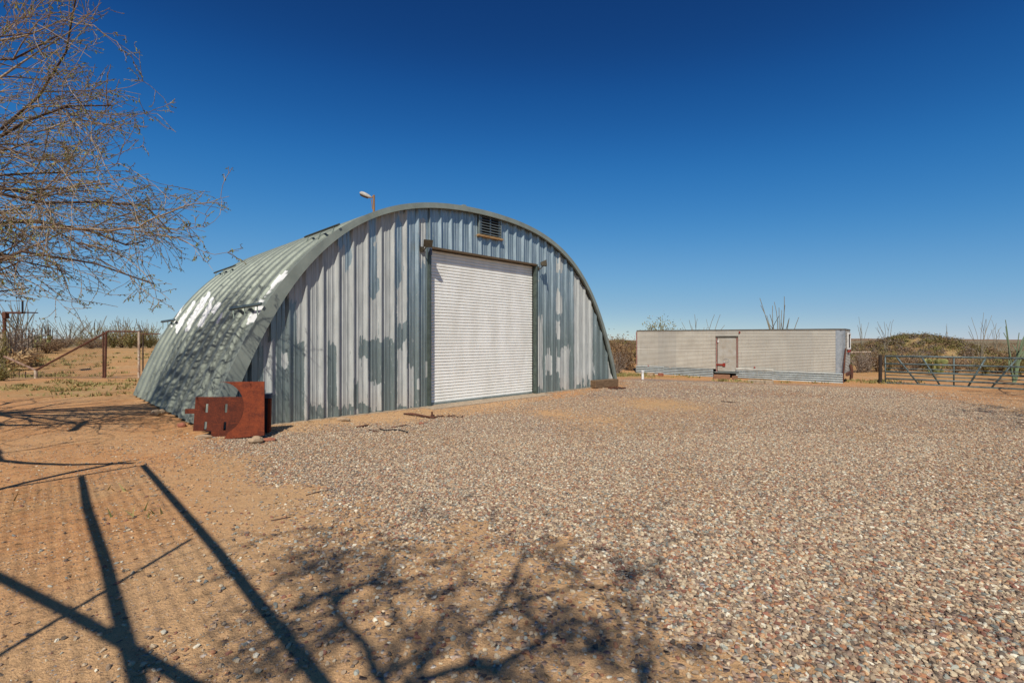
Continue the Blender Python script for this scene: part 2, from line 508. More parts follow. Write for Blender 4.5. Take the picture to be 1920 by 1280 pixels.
gx = spaced(-2500, 2500, 7, 620); gy = np.concatenate([np.linspace(-40, -.2, 40), spaced(0, 2500, 9, 560)])
X, Y = np.meshgrid(gx, gy)
Z = gz(X, Y)
mb = MB(); mb.grid(np.stack([X, Y, Z], -1))
fx, fy = X.ravel(), Y.ravel()
grassm = np.zeros(fx.shape)
GRASS = [(hit(120, 737), 3.2, 1.2, .55), (hit(40, 705), 3, 1.5, .5), (hit(130, 703), 3, 1.4, .5), (hit(60, 726), 4, 2.2, .7), (hit(170, 720), 3.0, 1.8, .8), (hit(30, 684), 5, 3, .7), (hit(150, 675), 6, 3.5, .6), (hit(250, 668), 5, 4, .6), (hit(40, 940), 1.0, .6, .1), (hit(1240, 706), 2.0, 1.0, .9), (hit(1420, 716), 2.6, .7, .8), (hit(1640, 716), 1.4, .8, .8), (hit(1172, 704), 1.8, 1.8, .9)]
for c, rx, ry, s in GRASS:
    grassm = np.maximum(grassm, s * np.exp(-((fx - c[0]) / rx) ** 2 - ((fy - c[1]) / ry) ** 2))
far = ss(26, 40, np.hypot(fx, fy)) * .5 + .5 * ss(.25, .8, gz(fx, fy) + .45) * (fx > 2)
pale = ss(-4.2, -1.5, fx + .25 * (fy - 4) + 1.5 * (fbm(fx, fy, 61) - .5)) * (1 - ss(9, 14, fy)) + .5 * ss(.5, .62, fbm(fx * .7, fy * .7, 71))
ground = mb.build('ground', M['ground'], smooth=True, origin=(0, 0, 0),
                  attrs={'farveg': ss(45, 90, np.hypot(fx, fy)), 'gravel': gravel_mask(fx, fy), 'grass': np.clip(np.maximum(grassm, far), 0, 1), 'pale': np.clip(pale, 0, 1)})
tag(ground, kind='structure')

# ------------------------------------------------------------------ gravel stones
PAL = np.array([lin(*c)[:3] for c in ((96, 84, 76), (128, 108, 96), (150, 128, 110), (176, 154, 132), (196, 176, 152), (212, 202, 188), (160, 112, 84), (138, 92, 78), (156, 156, 150), (122, 124, 122), (186, 146, 112), (168, 140, 122))])
PW = np.array([.07, .11, .14, .16, .14, .05, .06, .06, .06, .04, .05, .06]); PW /= PW.sum()


def scatter(n, y0, y1, size, keep, xlim=1.12):
    y = NR.uniform(y0, y1, n); x = NR.uniform(-xlim * y1 - 2.2, xlim * y1 + 2.2, n)
    vis = np.abs(x) < xlim * y + 2.2; x, y = x[vis], y[vis]
    k = NR.uniform(size=len(x)) < keep(x, y)
    return x[k], y[k], NR.uniform(*size, k.sum())


def area(y0, y1): return 2 * (1.12 * y1 + 2.2) * (y1 - y0)


sx_, sy_, sd_ = [], [], []
for y0, y1, dens, size in ((.9, 4.6, 3500, (.012, .031)), (4.6, 8, 2900, (.012, .028)), (8, 13, 1150, (.014, .03)), (13, 20, 300, (.02, .04))):
    a, b, c = scatter(int(area(y0, y1) * dens), y0, y1, size, lambda x, y: gravel_mask(x, y) ** 1.4)
    sx_.append(a); sy_.append(b); sd_.append(c)
# grit and odd pebbles on the bare dirt
a, b, c = scatter(115000, 1.2, 9, (.005, .014), lambda x, y: .25 + .75 * ss(.45, .65, fbm(x * 1.3, y * 1.3, 81))); sx_.append(a); sy_.append(b); sd_.append(c)
a, b, c = scatter(900, 1.2, 13, (.014, .034), lambda x, y: np.full(x.shape, .6)); sx_.append(a); sy_.append(b); sd_.append(c)
sx_, sy_, sd_ = map(np.concatenate, (sx_, sy_, sd_))
uu = (sx_ - D0[0]) * DU[0] + (sy_ - D0[1]) * DU[1]; ww = (sx_ - D0[0]) * DW[0] + (sy_ - D0[1]) * DW[1]
ok = ~((ww > -.2) & (uu > -4.7) & (uu < 8.1) & (ww < 8))
sx_, sy_, sd_ = sx_[ok], sy_[ok], sd_[ok]
N = len(sx_)
print('stones', N)
me = bpy.data.meshes.new('gravel')
me.vertices.add(N)
flat = NR.uniform(.45, .8, N); lng = NR.uniform(.75, 1.25, N)
co = np.stack([sx_, sy_, gz(sx_, sy_) + sd_ * flat * NR.uniform(.05, .4, N)], -1)
me.vertices.foreach_set('co', co.astype(np.float32).ravel())


def put_attr(me, name, typ, key, arr):
    a = me.attributes.new(name, typ, 'POINT'); a.data.foreach_set(key, np.asarray(arr, np.float32 if key != 'value' or typ != 'INT' else np.int32).ravel())


put_attr(me, 'psc', 'FLOAT_VECTOR', 'vector', np.stack([sd_ * lng, sd_ / lng, sd_ * flat], -1))
put_attr(me, 'prot', 'FLOAT_VECTOR', 'vector', np.stack([NR.normal(0, .22, N), NR.normal(0, .22, N), NR.uniform(0, 6.28, N)], -1))
ci = NR.choice(len(PAL), N, p=PW); cc = PAL[ci] * NR.uniform(.8, 1.15, (N, 1)) * [1.08, 1.08, .94]
mixf = np.clip((sy_ - 3) / 8, 0, 1)[:, None] * .35; cc = cc * (1 - mixf) + (cc.mean(0) * 1.02) * mixf
put_attr(me, 'pcol', 'FLOAT_COLOR', 'color', np.concatenate([cc, np.ones((N, 1))], 1))
put_attr(me, 'pidx', 'INT', 'value', NR.integers(0, 4, N))
gravel = bpy.data.objects.new('gravel', me); COL.objects.link(gravel)
tag(gravel, 'loose multicoloured gravel stones spread over the yard and its sandy edges', 'gravel', kind='stuff')
ng = bpy.data.node_groups.new('gravel_scatter', 'GeometryNodeTree')
ng.interface.new_socket('Geometry', in_out='INPUT', socket_type='NodeSocketGeometry')
ng.interface.new_socket('Geometry', in_out='OUTPUT', socket_type='NodeSocketGeometry')
gi = ng.nodes.new('NodeGroupInput'); go = ng.nodes.new('NodeGroupOutput'); L = ng.links.new
join = ng.nodes.new('GeometryNodeJoinGeometry')
for k in range(4):
    ico = ng.nodes.new('GeometryNodeMeshIcoSphere'); ico.inputs['Radius'].default_value = .5; ico.inputs['Subdivisions'].default_value = 2
    pos = ng.nodes.new('GeometryNodeInputPosition'); add = ng.nodes.new('ShaderNodeVectorMath'); add.operation = 'ADD'; add.inputs[1].default_value = (k * 3.7, k * 1.3, k * 2.1)
    nz = ng.nodes.new('ShaderNodeTexNoise'); nz.inputs['Scale'].default_value = 1.5; nz.inputs['Detail'].default_value = 1
    sub = ng.nodes.new('ShaderNodeVectorMath'); sub.operation = 'SUBTRACT'; sub.inputs[1].default_value = (.5, .5, .5)
    scl = ng.nodes.new('ShaderNodeVectorMath'); scl.operation = 'SCALE'; scl.inputs['Scale'].default_value = .95
    sp = ng.nodes.new('GeometryNodeSetPosition'); sm = ng.nodes.new('GeometryNodeSetMaterial'); sm.inputs['Material'].default_value = M['stone']
    g2i = ng.nodes.new('GeometryNodeGeometryToInstance')
    L(pos.outputs[0], add.inputs[0]); L(add.outputs[0], nz.inputs['Vector']); L(nz.outputs['Color'], sub.inputs[0]); L(sub.outputs[0], scl.inputs[0])
    L(ico.outputs['Mesh'], sp.inputs['Geometry']); L(scl.outputs[0], sp.inputs['Offset']); L(sp.outputs[0], sm.inputs['Geometry']); L(sm.outputs[0], g2i.inputs[0]); L(g2i.outputs[0], join.inputs[0])


def named(name, typ):
    n = ng.nodes.new('GeometryNodeInputNamedAttribute'); n.data_type = typ; n.inputs['Name'].default_value = name
    return n.outputs['Attribute']


iop = ng.nodes.new('GeometryNodeInstanceOnPoints'); iop.inputs['Pick Instance'].default_value = True
L(gi.outputs[0], iop.inputs['Points']); L(join.outputs[0], iop.inputs['Instance'])
L(named('pidx', 'INT'), iop.inputs['Instance Index']); L(named('prot', 'FLOAT_VECTOR'), iop.inputs['Rotation']); L(named('psc', 'FLOAT_VECTOR'), iop.inputs['Scale'])
L(iop.outputs[0], go.inputs[0])
md = gravel.modifiers.new('scatter', 'NODES'); md.node_group = ng
me.materials.append(M['stone'])

# ------------------------------------------------------------------ the vaulted steel building
UC, ZC = 1.66, -1.37
OV = .14                                                    # overhang of the vault in front of the wall
LEN = 7.75


def rad(psi):                                               # inner edge of the front flange
    return 6.2 - .115 * np.cos(5.3 * psi)


def arch(psi, extra=0.):
    r = rad(psi) + extra + .13 * ss(.5, 1.15, -np.asarray(psi, float)) * (np.asarray(extra) > 0)
    return UC + r * np.sin(psi), ZC + r * np.cos(psi)


PSI0 = 1.345                                                # where the vault meets the ground
for _ in range(40):
    PSI0 += arch(PSI0)[1] * .1
PSIg = PSI0
ps_tab = np.linspace(-PSIg - .05, PSIg + .05, 4000)
uu_t, zz_t = arch(ps_tab)


def zmax(u):
    return np.interp(u, uu_t, zz_t)


base = B(UC, 0, 0)
bld = thing('quonset_building', tuple(base), 'large arched corrugated steel building with patchy white paint and a white roller door', 'building')

# vault
per = .6
prof = [(0, 0), (.30, 0), (.325, .012), (.355, .05), (.38, .062), (.50, .062), (.525, .05), (.555, .012)]
ws, hs = [], []
k = 0
while True:
    done = False
    for a, h in prof:
        w = -OV + .30 + k * per + a
        if w > LEN - .05: done = True; break
        ws.append(w); hs.append(h)
    if done: break
    k += 1
ws = [-OV, -OV + .02] + ws + [LEN]; hs = [0, 0] + hs + [0]
ws = np.array(ws); hs = np.array(hs)
psis = np.linspace(-PSIg, PSIg, 400)
PS, WS = np.meshgrid(psis, ws, indexing='ij')
FLW = .12                                                   # width of the front flange
u_, z_ = arch(PS, .058 + hs[None, :])
P = B(u_, WS, z_)
mb = MB(); mb.grid(P)
px, py = project(P[..., 0].ravel(), P[..., 1].ravel(), P[..., 2].ravel())


def segs_mask(px, py, segs, soft=1.6):
    m = np.zeros(px.shape)
    for x0, y0, x1, y1, wd in segs:
        ex, ey = x1 - x0, y1 - y0
        t = np.clip(((px - x0) * ex + (py - y0) * ey) / (ex * ex + ey * ey), 0, 1)
        d = np.hypot(px - x0 - t * ex, py - y0 - t * ey)
        d = d + (vnoise(px * .5, py * .07, 3) - .5) * 2.2
        m = np.maximum(m, np.clip(.5 + (wd / 2 - d) / soft, 0, 1))
    return m


hull_segs = [(536, 512, 511, 537, 9), (511, 537, 497, 558, 4), (489, 567, 477, 600, 13), (392, 550, 350, 619, 7), (363, 567, 331, 622, 6), (335, 570, 314, 600, 7), (305, 606, 296, 625, 7),
             (394, 573, 375, 608, 9), (411, 569, 399, 584, 8), (361, 542, 353, 551, 4), (345, 590, 330, 615, 5), (417, 586, 408, 604, 4), (381, 560, 352, 606, 5), (470, 590, 462, 615, 5), (398, 560, 372, 612, 5), (352, 556, 322, 612, 3)]
left = (PS.ravel() < 0)
hull = mb.build('arch_roof', M['hull'], bld, attrs={'paint': segs_mask(px, py, hull_segs) * left})
weld_fix(hull)
# flange closing the front of the vault
mb = MB()
pf = np.linspace(-PSIg, PSIg, 520)
ui, zi = arch(pf, 0.); uo, zo = arch(pf, FLW)
wav = .004 * np.where(np.arange(len(pf)) % 2, 1, -1)
rows = [B(uo, -OV + .004, zo), B(uo, -OV - .012, zo) , B(ui + .0, -OV - .012, zi), B(ui, -OV + .05, zi)]
mb.grid(np.stack(rows, 0))
fl = weld_fix(mb.build('front_flange', M['flange'], bld))
# end walls
RIBU = -2.868
prof_u = [(-.064, 0), (-.010, .054), (.014, .054), (.030, 0), (.102, 0), (.112, .008), (.124, .008), (.134, 0), (.186, 0), (.196, .008), (.208, .008), (.218, 0)]
PERU = .316


def columns(u0, u1):
    c = [(u0 + .001, 0.)]
    for k in range(-8, 36):
        for a, h in prof_u:
            u = RIBU + k * PERU + a
            if u0 + .004 < u < u1 - .004: c.append((u, h))
    c.append((u1 - .001, 0.))
    return np.array(c)


DOOR = 3.63
patches = [  # (x0, y0, x1, y1, value): white paint and bare metal by area of the facade
    (573, 380, 746, 800, 1), (555, 560, 575, 642, 1), (528, 665, 541, 688, 1), (494, 640, 518, 742, 1), (486, 440, 573, 560, 1), (470, 560, 505, 640, 1),
    (648, 400, 661, 506, 0), (632, 420, 661, 470, 0), (614, 644, 633, 790, 0), (577, 762, 608, 800, 0), (634, 766, 664, 800, 0),
    (691, 400, 705, 470, 0), (694, 460, 707, 530, 0), (691, 527, 713, 556, 0), (699, 448, 705, 462, 1),
    (672, 636, 741, 676, 0), (690, 676, 715, 714, 0), (715, 640, 741, 800, 0), (663, 712, 672, 765, 0), (672, 758, 690, 800, 0), (690, 768, 715, 800, 0),
    (746, 395, 763, 762, 1), (740, 406, 753, 532, 0), (743, 610, 763, 662, 0), (740, 532, 745, 800, 0), (755, 636, 763, 665, 1),
    (762, 690, 776, 761, 1), (780, 704, 786, 726, 1), (797, 668, 803, 697, 1), (786, 415, 798, 497, 1),
    (1006, 590, 1017, 727, 1), (1024, 660, 1034, 699, 1), (1043, 485, 1055, 511, 1), (1043, 551, 1055, 590, 1), (1043, 605, 1050, 636, 1), (1043, 656, 1051, 701, 1), (1051, 650, 1067, 733, 1),
    (1076, 490, 1091, 727, 1), (1091, 520, 1111, 711, 1), (1111, 687, 1114, 700, 1), (1140, 664, 1150, 712, 1), (1093, 712, 1101, 724, 1), (900, 395, 905, 440, .42)]


def paint(px, py):
    dx = (fbm(px * .22, py * .05, 7, 3) - .5) * 4; dy = (fbm(px * .16, py * .06, 17, 3) - .5) * 14 + (fbm(px * .8, py * .015, 19, 3) - .5) * 34
    x = px + dx * .6; y = py + dy
    m = np.zeros(px.shape)
    for x0, y0, x1, y1, v in patches:
        d = np.minimum(np.minimum(x - x0, x1 - x) * 1., np.minimum(y - y0, y1 - y) * .6)
        k = np.clip(.5 + d / 2.5, 0, 1)
        m = m * (1 - k) + v * k
    return m


mb = MB(); pv = []
for (u0, u1, zlo) in ((-4.35, -.04, 0.), (-.04, DOOR + .04, 3.70), (DOOR + .04, 7.7, 0.)):
    c = columns(u0, u1)
    uu = c[:, 0]; top = np.maximum(zmax(uu) + .03, zlo + .02)
    t = np.linspace(0, 1, 170 if zlo == 0 else 40)
    zz = zlo + .03 * (zlo == 0) + (top[None, :] - zlo - .03 * (zlo == 0)) * t[:, None]
    P = B(np.broadcast_to(uu, zz.shape), -np.broadcast_to(c[:, 1], zz.shape), zz)
    a, b = project(P[..., 0].ravel(), P[..., 1].ravel(), P[..., 2].ravel())
    MB().grid(P).build('wall_panel', M['wall'], bld, attrs={'paint': paint(a, b)})
mb = MB()
pp = np.linspace(-PSIg, PSIg, 60); ub, zb = arch(pp, .05)
mb.add(B(ub, LEN - .05, zb), [tuple(range(60))])
mb.build('rear_wall', M['galv'], bld)
AX = (tuple(DU) + (0,), tuple(DW) + (0,), (0, 0, 1))
# concrete footing along the wall and the door sill
mb = MB()
mb.box(B((-4.2 + 7.7) / 2, .02, -.10), (11.9, .26, .25), AX); mb.box(B(DOOR / 2, -.26, -.165), (DOOR + .5, .42, .37), AX)
mb.build('concrete_footing', M['concrete'], bld)
# roller door
mb = MB()
zs = []
nb = 49; sl = (3.60) / nb
for k in range(nb):
    z0 = .06 + k * sl
    for t, h in ((0, -.014), (.13, -.014), (.2, .01), (.55, .014), (.9, .01)):
        zs.append((z0 + t * sl, h))
zs.append((3.66, 0)); zs = np.array(zs)
us = np.linspace(.02, DOOR - .02, 8)
P = B(np.broadcast_to(us[None, :], (len(zs), 8)), (.09 - zs[:, 1])[:, None] + 0 * us[None, :], np.broadcast_to(zs[:, 0:1], (len(zs), 8)))
mb.grid(P)
door = mb.build('roller_door', M['doorwhite'], bld)
MB().cbox(B(DOOR / 2, .075, .035), (DOOR - .06, .05, .07), AX).build('bottom_bar', M['galv'], door)
for u in (-.035, DOOR + .035):
    MB().cbox(B(u, .0, 1.86), (.075, .13, 3.70), AX, .008).build('door_jamb', M['jamb'], bld)
MB().cbox(B(DOOR / 2 - .02, -.03, 3.685), (DOOR + .06, .09, .055), AX, .006).build('door_header', M['header'], bld)
# vent
v0 = uz(897, 441); v1 = uz(935, 451)
vz0, vz1 = v0[1] + .02, uz(897, 402)[1]
vent = MB().box(B((v0[0] + v1[0]) / 2, -.032, (vz0 + vz1) / 2), (v1[0] - v0[0], .02, vz1 - vz0), AX).build('vent', M['dark'], bld)
mb = MB()
for k in range(7):
    z = vz0 + .04 + k * (vz1 - vz0 - .05) / 6.6
    c = B((v0[0] + v1[0]) / 2, -.062, z)
    tz = np.array([-DW[0] * .75, -DW[1] * .75, -.66]); ty = np.array([DW[0] * .66, DW[1] * .66, -.75])
    mb.box(c, (v1[0] - v0[0] - .01, .006, .055), (AX[0], tuple(ty), tuple(tz)))
mb.build('vent_slats', M['louvre'], vent)
MB().cbox(B((v0[0] + v1[0]) / 2, -.06, v0[1] - .015), (v1[0] - v0[0] + .16, .09, .05), AX).build('vent_sill', M['sill'], bld)
for u in (v0[0] - .02, v1[0] + .02):
    MB().box(B(u, -.055, (vz0 + vz1) / 2), (.035, .05, vz1 - vz0), AX).build('vent_frame', M['galv'], vent)


# flood lights
def flood(u, z, yaw, pitch, out):
    arm = MB().tube([B(u, -.02, z - .12), B(u, -out * .5, z - .14), B(u, -out, z - .06)], .014, 8)
    arm.box(B(u, -.03, z - .12), (.09, .05, .11), AX)
    a = arm.build('flood_light', M['lampmetal'], bld)
    c = B(u, -out, z)
    f = np.array([*(-DW * math.cos(yaw) + DU * math.sin(yaw)) * math.cos(pitch), -math.sin(pitch)])
    s = np.array([*(DU * math.cos(yaw) + DW * math.sin(yaw)), 0]); s /= np.linalg.norm(s)
    up = np.cross(s, f); up = up if up[2] > 0 else -up
    h = MB()
    d0, d1 = -.075, .075
    v = [c + f * d0 + s * x * .055 + up * y * .045 for x, y in ((-1, -1), (1, -1), (1, 1), (-1, 1))] + [c + f * d1 + s * x * .105 + up * y * .085 for x, y in ((-1, -1), (1, -1), (1, 1), (-1, 1))]
    h.add(v, [(0, 1, 2, 3), (7, 6, 5, 4), (0, 4, 5, 1), (1, 5, 6, 2), (2, 6, 7, 3), (3, 7, 4, 0)])
    hd = h.build('lamp_housing', M['lampmetal'], a); weld_fix(hd)


fu, fz = uz(802, 455, -.25); flood(fu, fz, -.4, .4, .24)
fu, fz = uz(1019, 494, -.25); flood(fu, fz, .9, -.15, .25)
MB().box(B(-.05, -.075, uz(800, 470)[1]), (.05, .09, .22), AX).build('conduit_box', M['boardgrey'], bld)

# roof brackets on the vault
gps, gws = np.meshgrid(np.linspace(-PSIg, .2, 900), np.linspace(-.2, LEN + .5, 500), indexing='ij')
au, az = arch(gps, .12 + .07); AP = B(au, gws, az); apx, apy = project(AP[..., 0], AP[..., 1], AP[..., 2])


def hull_at(px, py, wlo=-9, whi=99):
    d = (apx - px) ** 2 + (apy - py) ** 2 + 4 * gps ** 2 + 1e6 * ((gws < wlo) | (gws > whi))
    i = np.unravel_index(np.argmin(d), d.shape)
    return gps[i], gws[i]


for (a, b) in (((429, 582), (500, 571)), ((298, 601.5), (329, 598)), ((566, 453.5), (648, 421)), ((402, 511.5), (441, 497.5))):
    front = a[0] in (429, 566); p0, w0 = hull_at(*a, *((1.4, 1.9) if front else ())); p1, w1 = hull_at(*b, *((-.2, .1) if front else ())); p = (p0 + p1) / 2
    wa, wb = min(w0, w1), max(w0, w1)
    mb = MB()
    n = np.array([*(DU * math.sin(p)), math.cos(p)]); tng = np.array([*(DU * math.cos(p)), -math.sin(p)])
    cu, cz = arch(p, .12 + .07)
    mb.box(B(cu, (wa + wb) / 2, cz), (wb - wa, .055, .035), ((*DW, 0), tuple(tng), tuple(n)))
    for t in (.12, .5, .88):
        w = wa + (wb - wa) * t
        u2, z2 = arch(p - .03, .10); top = B(cu, w, cz)
        mb.box((top + B(u2, w - .10, z2)) / 2, (.035, .012, np.linalg.norm(top - B(u2, w - .10, z2))), (tuple(tng), tuple(np.cross((B(u2, w - .10, z2) - top) / np.linalg.norm(B(u2, w - .10, z2) - top), tng)), tuple((B(u2, w - .10, z2) - top) / np.linalg.norm(B(u2, w - .10, z2) - top))))
    mb.build('roof_bracket', M['jamb'], bld)
p0, w0 = 0.0, 1.2
cu, cz = arch(0., .13); MB().box(B(cu - .55, .35, cz + .04), (.10, .55, .08), AX).build('ridge_cap', M['flange'], bld)

# ------------------------------------------------------------------ street lamp behind the building
pz = 27.
c = at(701, 366, pz)
lamp = thing('street_lamp', (c[0], c[1], gz1(c[0], c[1])), 'grey street lamp on a thin tan pole showing above the arched roof', 'street lamp')
MB().tube([(c[0], c[1], gz1(c[0], c[1]) - .1), c], [.085, .06], 10).build('pole', M['polewood'], lamp)
h0 = at(697, 371, pz); h1 = at(674.5, 361, pz)
MB().tube([c + [0, 0, -.02], (c + h0) / 2 + [0, 0, .0], h0], .035, 8).tube([at(700, 392, pz) + [-.05, 0, 0], at(696.5, 374, pz)], .022, 6).build('arm', M['polewood'], lamp)
ax = h1 - h0; Lh = np.linalg.norm(ax); ax /= Lh
t = np.linspace(0, 1, 12); rr = .13 * np.sqrt(np.clip(1 - (2 * t - 1.0) ** 4, 0.04, 1)) * (.55 + .45 * np.sin(np.clip(t * 2.2, 0, 1.57)))
hd = MB().tube([h0 + ax * Lh * s for s in t], rr, 12).build('lamp_head', M['lampgrey'], lamp, smooth=True)
lo = np.array([-.36, 0, -.93])
MB().tube([h0 + ax * Lh * s + lo * .05 for s in t[3:-1]], rr[3:-1] * .86, 12).build('lens', M['lampglass'], hd, smooth=True)

# ------------------------------------------------------------------ rusty plates leaning at the corner of the vault
def plate_pts(pxs, Y, z0=823, lean=.12):
    out = []
    for x, y in pxs:
        p = at(x, y, Y); p[1] += lean * max(p[2], 0)
        out.append(p)
    return out


YA = 7.52
arcp = []
for k in range(15):
    a = math.radians(-83 + k * 149 / 14)
    arcp.append((407 + 46.5 * math.cos(a), 766 + 49 * math.sin(a)))
arcp = [(404, 717)] + arcp[0:] + [(420, 823)]
fp = arcp + [(495, 816), (489, 716)]
o = MB().prism(plate_pts(fp, YA), (0, .014, 0)).build('steel_plate', M['rust'], origin=at(455, 822, YA))
weld_fix(o); tag(o, 'orange rusty steel plate with a round bite cut from its left side', 'steel plate', 'rusty plates leaning at the corner of the building')
YB = 7.72
xs = [343, 361, 381, 386, 395, 417.5, 422.5, 470]; ys = [745, 758, 767, 774, 776, 791, 807, 808, 821]


def keep(i, j):
    x = (xs[i] + xs[i + 1]) / 2; y = (ys[j] + ys[j + 1]) / 2
    if x < 361: return 767 < y < 776
    if 381 < x < 386 or 417.5 < x < 422.5:
        if 758 < y < 774 or 791 < y < 807: return False
    if y > 808: return x > 395
    return True


mb = MB(); vid = {}
fr, bk = [], []
for i in range(len(xs)):
    for j in range(len(ys)):
        p = plate_pts([(xs[i], ys[j])], YB)[0]; vid[(i, j)] = len(fr); fr.append(p); bk.append(p + [0, .014, 0])
nf = len(fr); fs = []; ed = {}
for i in range(len(xs) - 1):
    for j in range(len(ys) - 1):
        if keep(i, j):
            q = [vid[(i, j)], vid[(i, j + 1)], vid[(i + 1, j + 1)], vid[(i + 1, j)]]
            fs.append(tuple(q)); fs.append(tuple(v + nf for v in q[::-1]))
            for a, b in zip(q, q[1:] + q[:1]):
                if (b, a) in ed: del ed[(b, a)]
                else: ed[(a, b)] = 1
for a, b in ed: fs.append((b, a, a + nf, b + nf))
mb.add(fr + bk, fs)
o = weld_fix(mb.build('steel_plate', M['rustdark'], origin=at(400, 808, YB)))
tag(o, 'dark rusty steel plate with four slots and a tab, behind the bitten plate', 'steel plate', 'rusty plates leaning at the corner of the building')
q = [(478, 739), (503.5, 739), (505.5, 810), (478, 812)]
brd = thing('leaning_panel', tuple(at(495, 811, 7.75)), 'narrow dark panel with a rusty edge standing upright behind the rusty plates', 'panel')
MB().prism(plate_pts([(478, 739), (498, 739), (500, 812), (478, 812)], 7.78), (0, .03, 0)).build('panel_face', M['black'], brd)
MB().prism(plate_pts([(498.3, 748), (503, 748), (505, 810), (500.3, 812)], 7.77), (0, .05, 0)).build('rusty_edge', M['rust'], brd)
MB().prism(plate_pts([(491, 738), (503, 738), (503, 747.5), (491, 747.5)], 7.76), (0, .06, 0)).build('grey_cap', M['boardgrey'], brd)

# ------------------------------------------------------------------ small things lying about
def lying(name, pts, r, mat, label, cat, group=None, n=6, lift=.0):
    P = [hit(*p) for p in pts]; P = [p + [0, 0, r + lift] for p in P]
    r_ = r
    o = MB().tube(P, r_, n).build(name, mat, smooth=True)
    return tag(o, label, cat, group)


lying('rusty_rod', [(669, 802), (690, 799)], .017, M['rustpipe'], 'short dark rusty rod lying on gravel, nearest the leaning plates', 'rod', 'scrap rods on the gravel before the wall')
lying('rusty_rod', [(692, 807), (711, 811)], .012, M['rustpipe'], 'short thin rusty rod lying beside the black hose end', 'rod', 'scrap rods on the gravel before the wall')
lying('rusty_rod', [(733, 803), (748, 800.5), (763, 798)], .012, M['rustpipe'], 'long thin red rusty rod lying just behind the black hose', 'rod', 'scrap rods on the gravel before the wall')
lying('rubber_hose', [(713, 806), (722, 808), (735, 807), (748, 807.5), (758, 810), (764, 812)], .014, M['black'], 'short bent piece of black hose on the gravel', 'hose')
sc = thing('scrap_bundle', tuple(hit(785, 780)), 'bundle of flat rusty metal strips with a bolt end near the roller door', 'scrap metal')
mb = MB()
for k in range(5):
    a = hit(757 + k * 4, 777 + k * .6); b = hit(800 + k * 4, 783.5 + k * .4)
    mb.tube([a + [0, 0, .02 + .008 * k], (a + b) / 2 + [0, 0, .035], b + [0, 0, .02]], .015, 5)
mb.build('strips', M['rustpipe'], sc)
e = hit(811, 784); MB().box(e + [0, 0, .03], (.07, .08, .08)).tube([e + [0, 0, .02], hit(830, 781) + [0, 0, .02]], .012, 6).tube([e + [-.01, 0, .02], e + [-.01, 0, .13]], .02, 6).build('bolt', M['rustpipe'], sc)
mb = MB()
for k in range(16):
    a = hit(826 + k * 2.7, 782 + R.uniform(-2, 2)); mb.tube([a + [0, 0, .01], a + [R.uniform(-.1, .1), R.uniform(-.1, .1), .03]], .008, 4)
o = mb.build('rust_flakes', M['rustpipe']); tag(o, 'loose scatter of brown rust flakes and twigs on the gravel by the door sill', 'scrap metal', kind='stuff')
lying('stick', [(574, 929), (600, 922), (627, 917)], .006, M['bark'], 'thin dark straight stick on sandy gravel in front of the building', 'stick', 'sticks on the ground')
lying('stick', [(1352, 753.5), (1366, 754.5), (1382, 756)], .014, M['bark'], 'dark stick lying on gravel in front of the trailer door', 'stick', 'sticks on the ground')
lying('stick', [(508, 977), (535, 972), (546, 970)], .005, M['bark'], 'short thin stick on the sand between the foreground shadows', 'stick', 'sticks on the ground')
e = hit(1151, 729)
mb = MB()
for k in range(6):
    a = hit(1140 + k * 5, 728.5 + R.uniform(-1, 1)); b = hit(1148 + k * 5, 730 + R.uniform(-1.5, 1)); mb.tube([a + [0, 0, .03], b + [0, 0, .04 + .01 * (k % 2)]], .022, 5)
tag(mb.build('rusty_scrap', M['rustpipe']), 'small heap of rusty metal scraps under the timber at the right foot of the arch', 'scrap metal')
rocks = [((480, 831), (.10, .08, .07), 'rock', 'pale tan angular rock on the gravel in front of the bitten plate'), ((505, 827), (.11, .06, .035), 'rockred', 'flat reddish rock lying right of the pale tan rock'),
         ((790, 795), (.05, .04, .025), 'rockred', 'orange and white stone beside the strip bundle on gravel'), ((382, 821), (.13, .06, .035), 'rock', 'flat mossy slab of stone under the slotted plate'),
         ((291, 779), (.10, .09, .08), 'rock', 'tan stone at the foot of the vault in branch shade'), ((303, 776), (.08, .07, .06), 'rock', 'smaller stone touching the tan stone at the foot of the vault'),
         ((341, 800), (.07, .06, .05), 'rockred', 'dark reddish stone at the foot of the vault beside the slotted plate'), ((645, 789), (.13, .06, .045), 'rock', 'grey stone chunk against the foot of the painted wall')]
for i, (p, s, m, lb) in enumerate(rocks):
    c = hit(*p)
    o = MB().blob(c + [0, 0, s[2] * .6], s, i + 1, 2, .35).build('rock', M[m], origin=c); tag(o, lb, 'rock', 'loose rocks near the building')

# timber beam at the right foot of the arch
a = hit(1117, 728.5); b = hit(1160, 724.5)
ax = b - a; Lb = np.linalg.norm(ax[:2]); ax = np.array([*(ax[:2] / Lb), 0]); sd = np.array([-ax[1], ax[0], 0])
o = MB().cbox((a + b) / 2 + sd * .12 + [0, 0, .13], (Lb, .24, .25), (tuple(ax), tuple(sd), (0, 0, 1)), .015).build('timber_beam', M['timber'])
tag(o, 'thick weathered timber beam lying at the right foot of the arch', 'timber')

# ------------------------------------------------------------------ trailer
TL = 10.43; TW = 2.4; TH = 2.08
TX = np.array([.766, -.643, 0]); TN = np.array([-.643, -.766, 0])          # along, outward to us
T0 = np.array([15.46, 22.5, 0]) - TX * TL                                   # left front foot of the box


def T(t, n, z):
    return T0 + TX * t + TN * n + np.array([0, 0, z + .06 * (1 - t / TL) * (z > 1)])


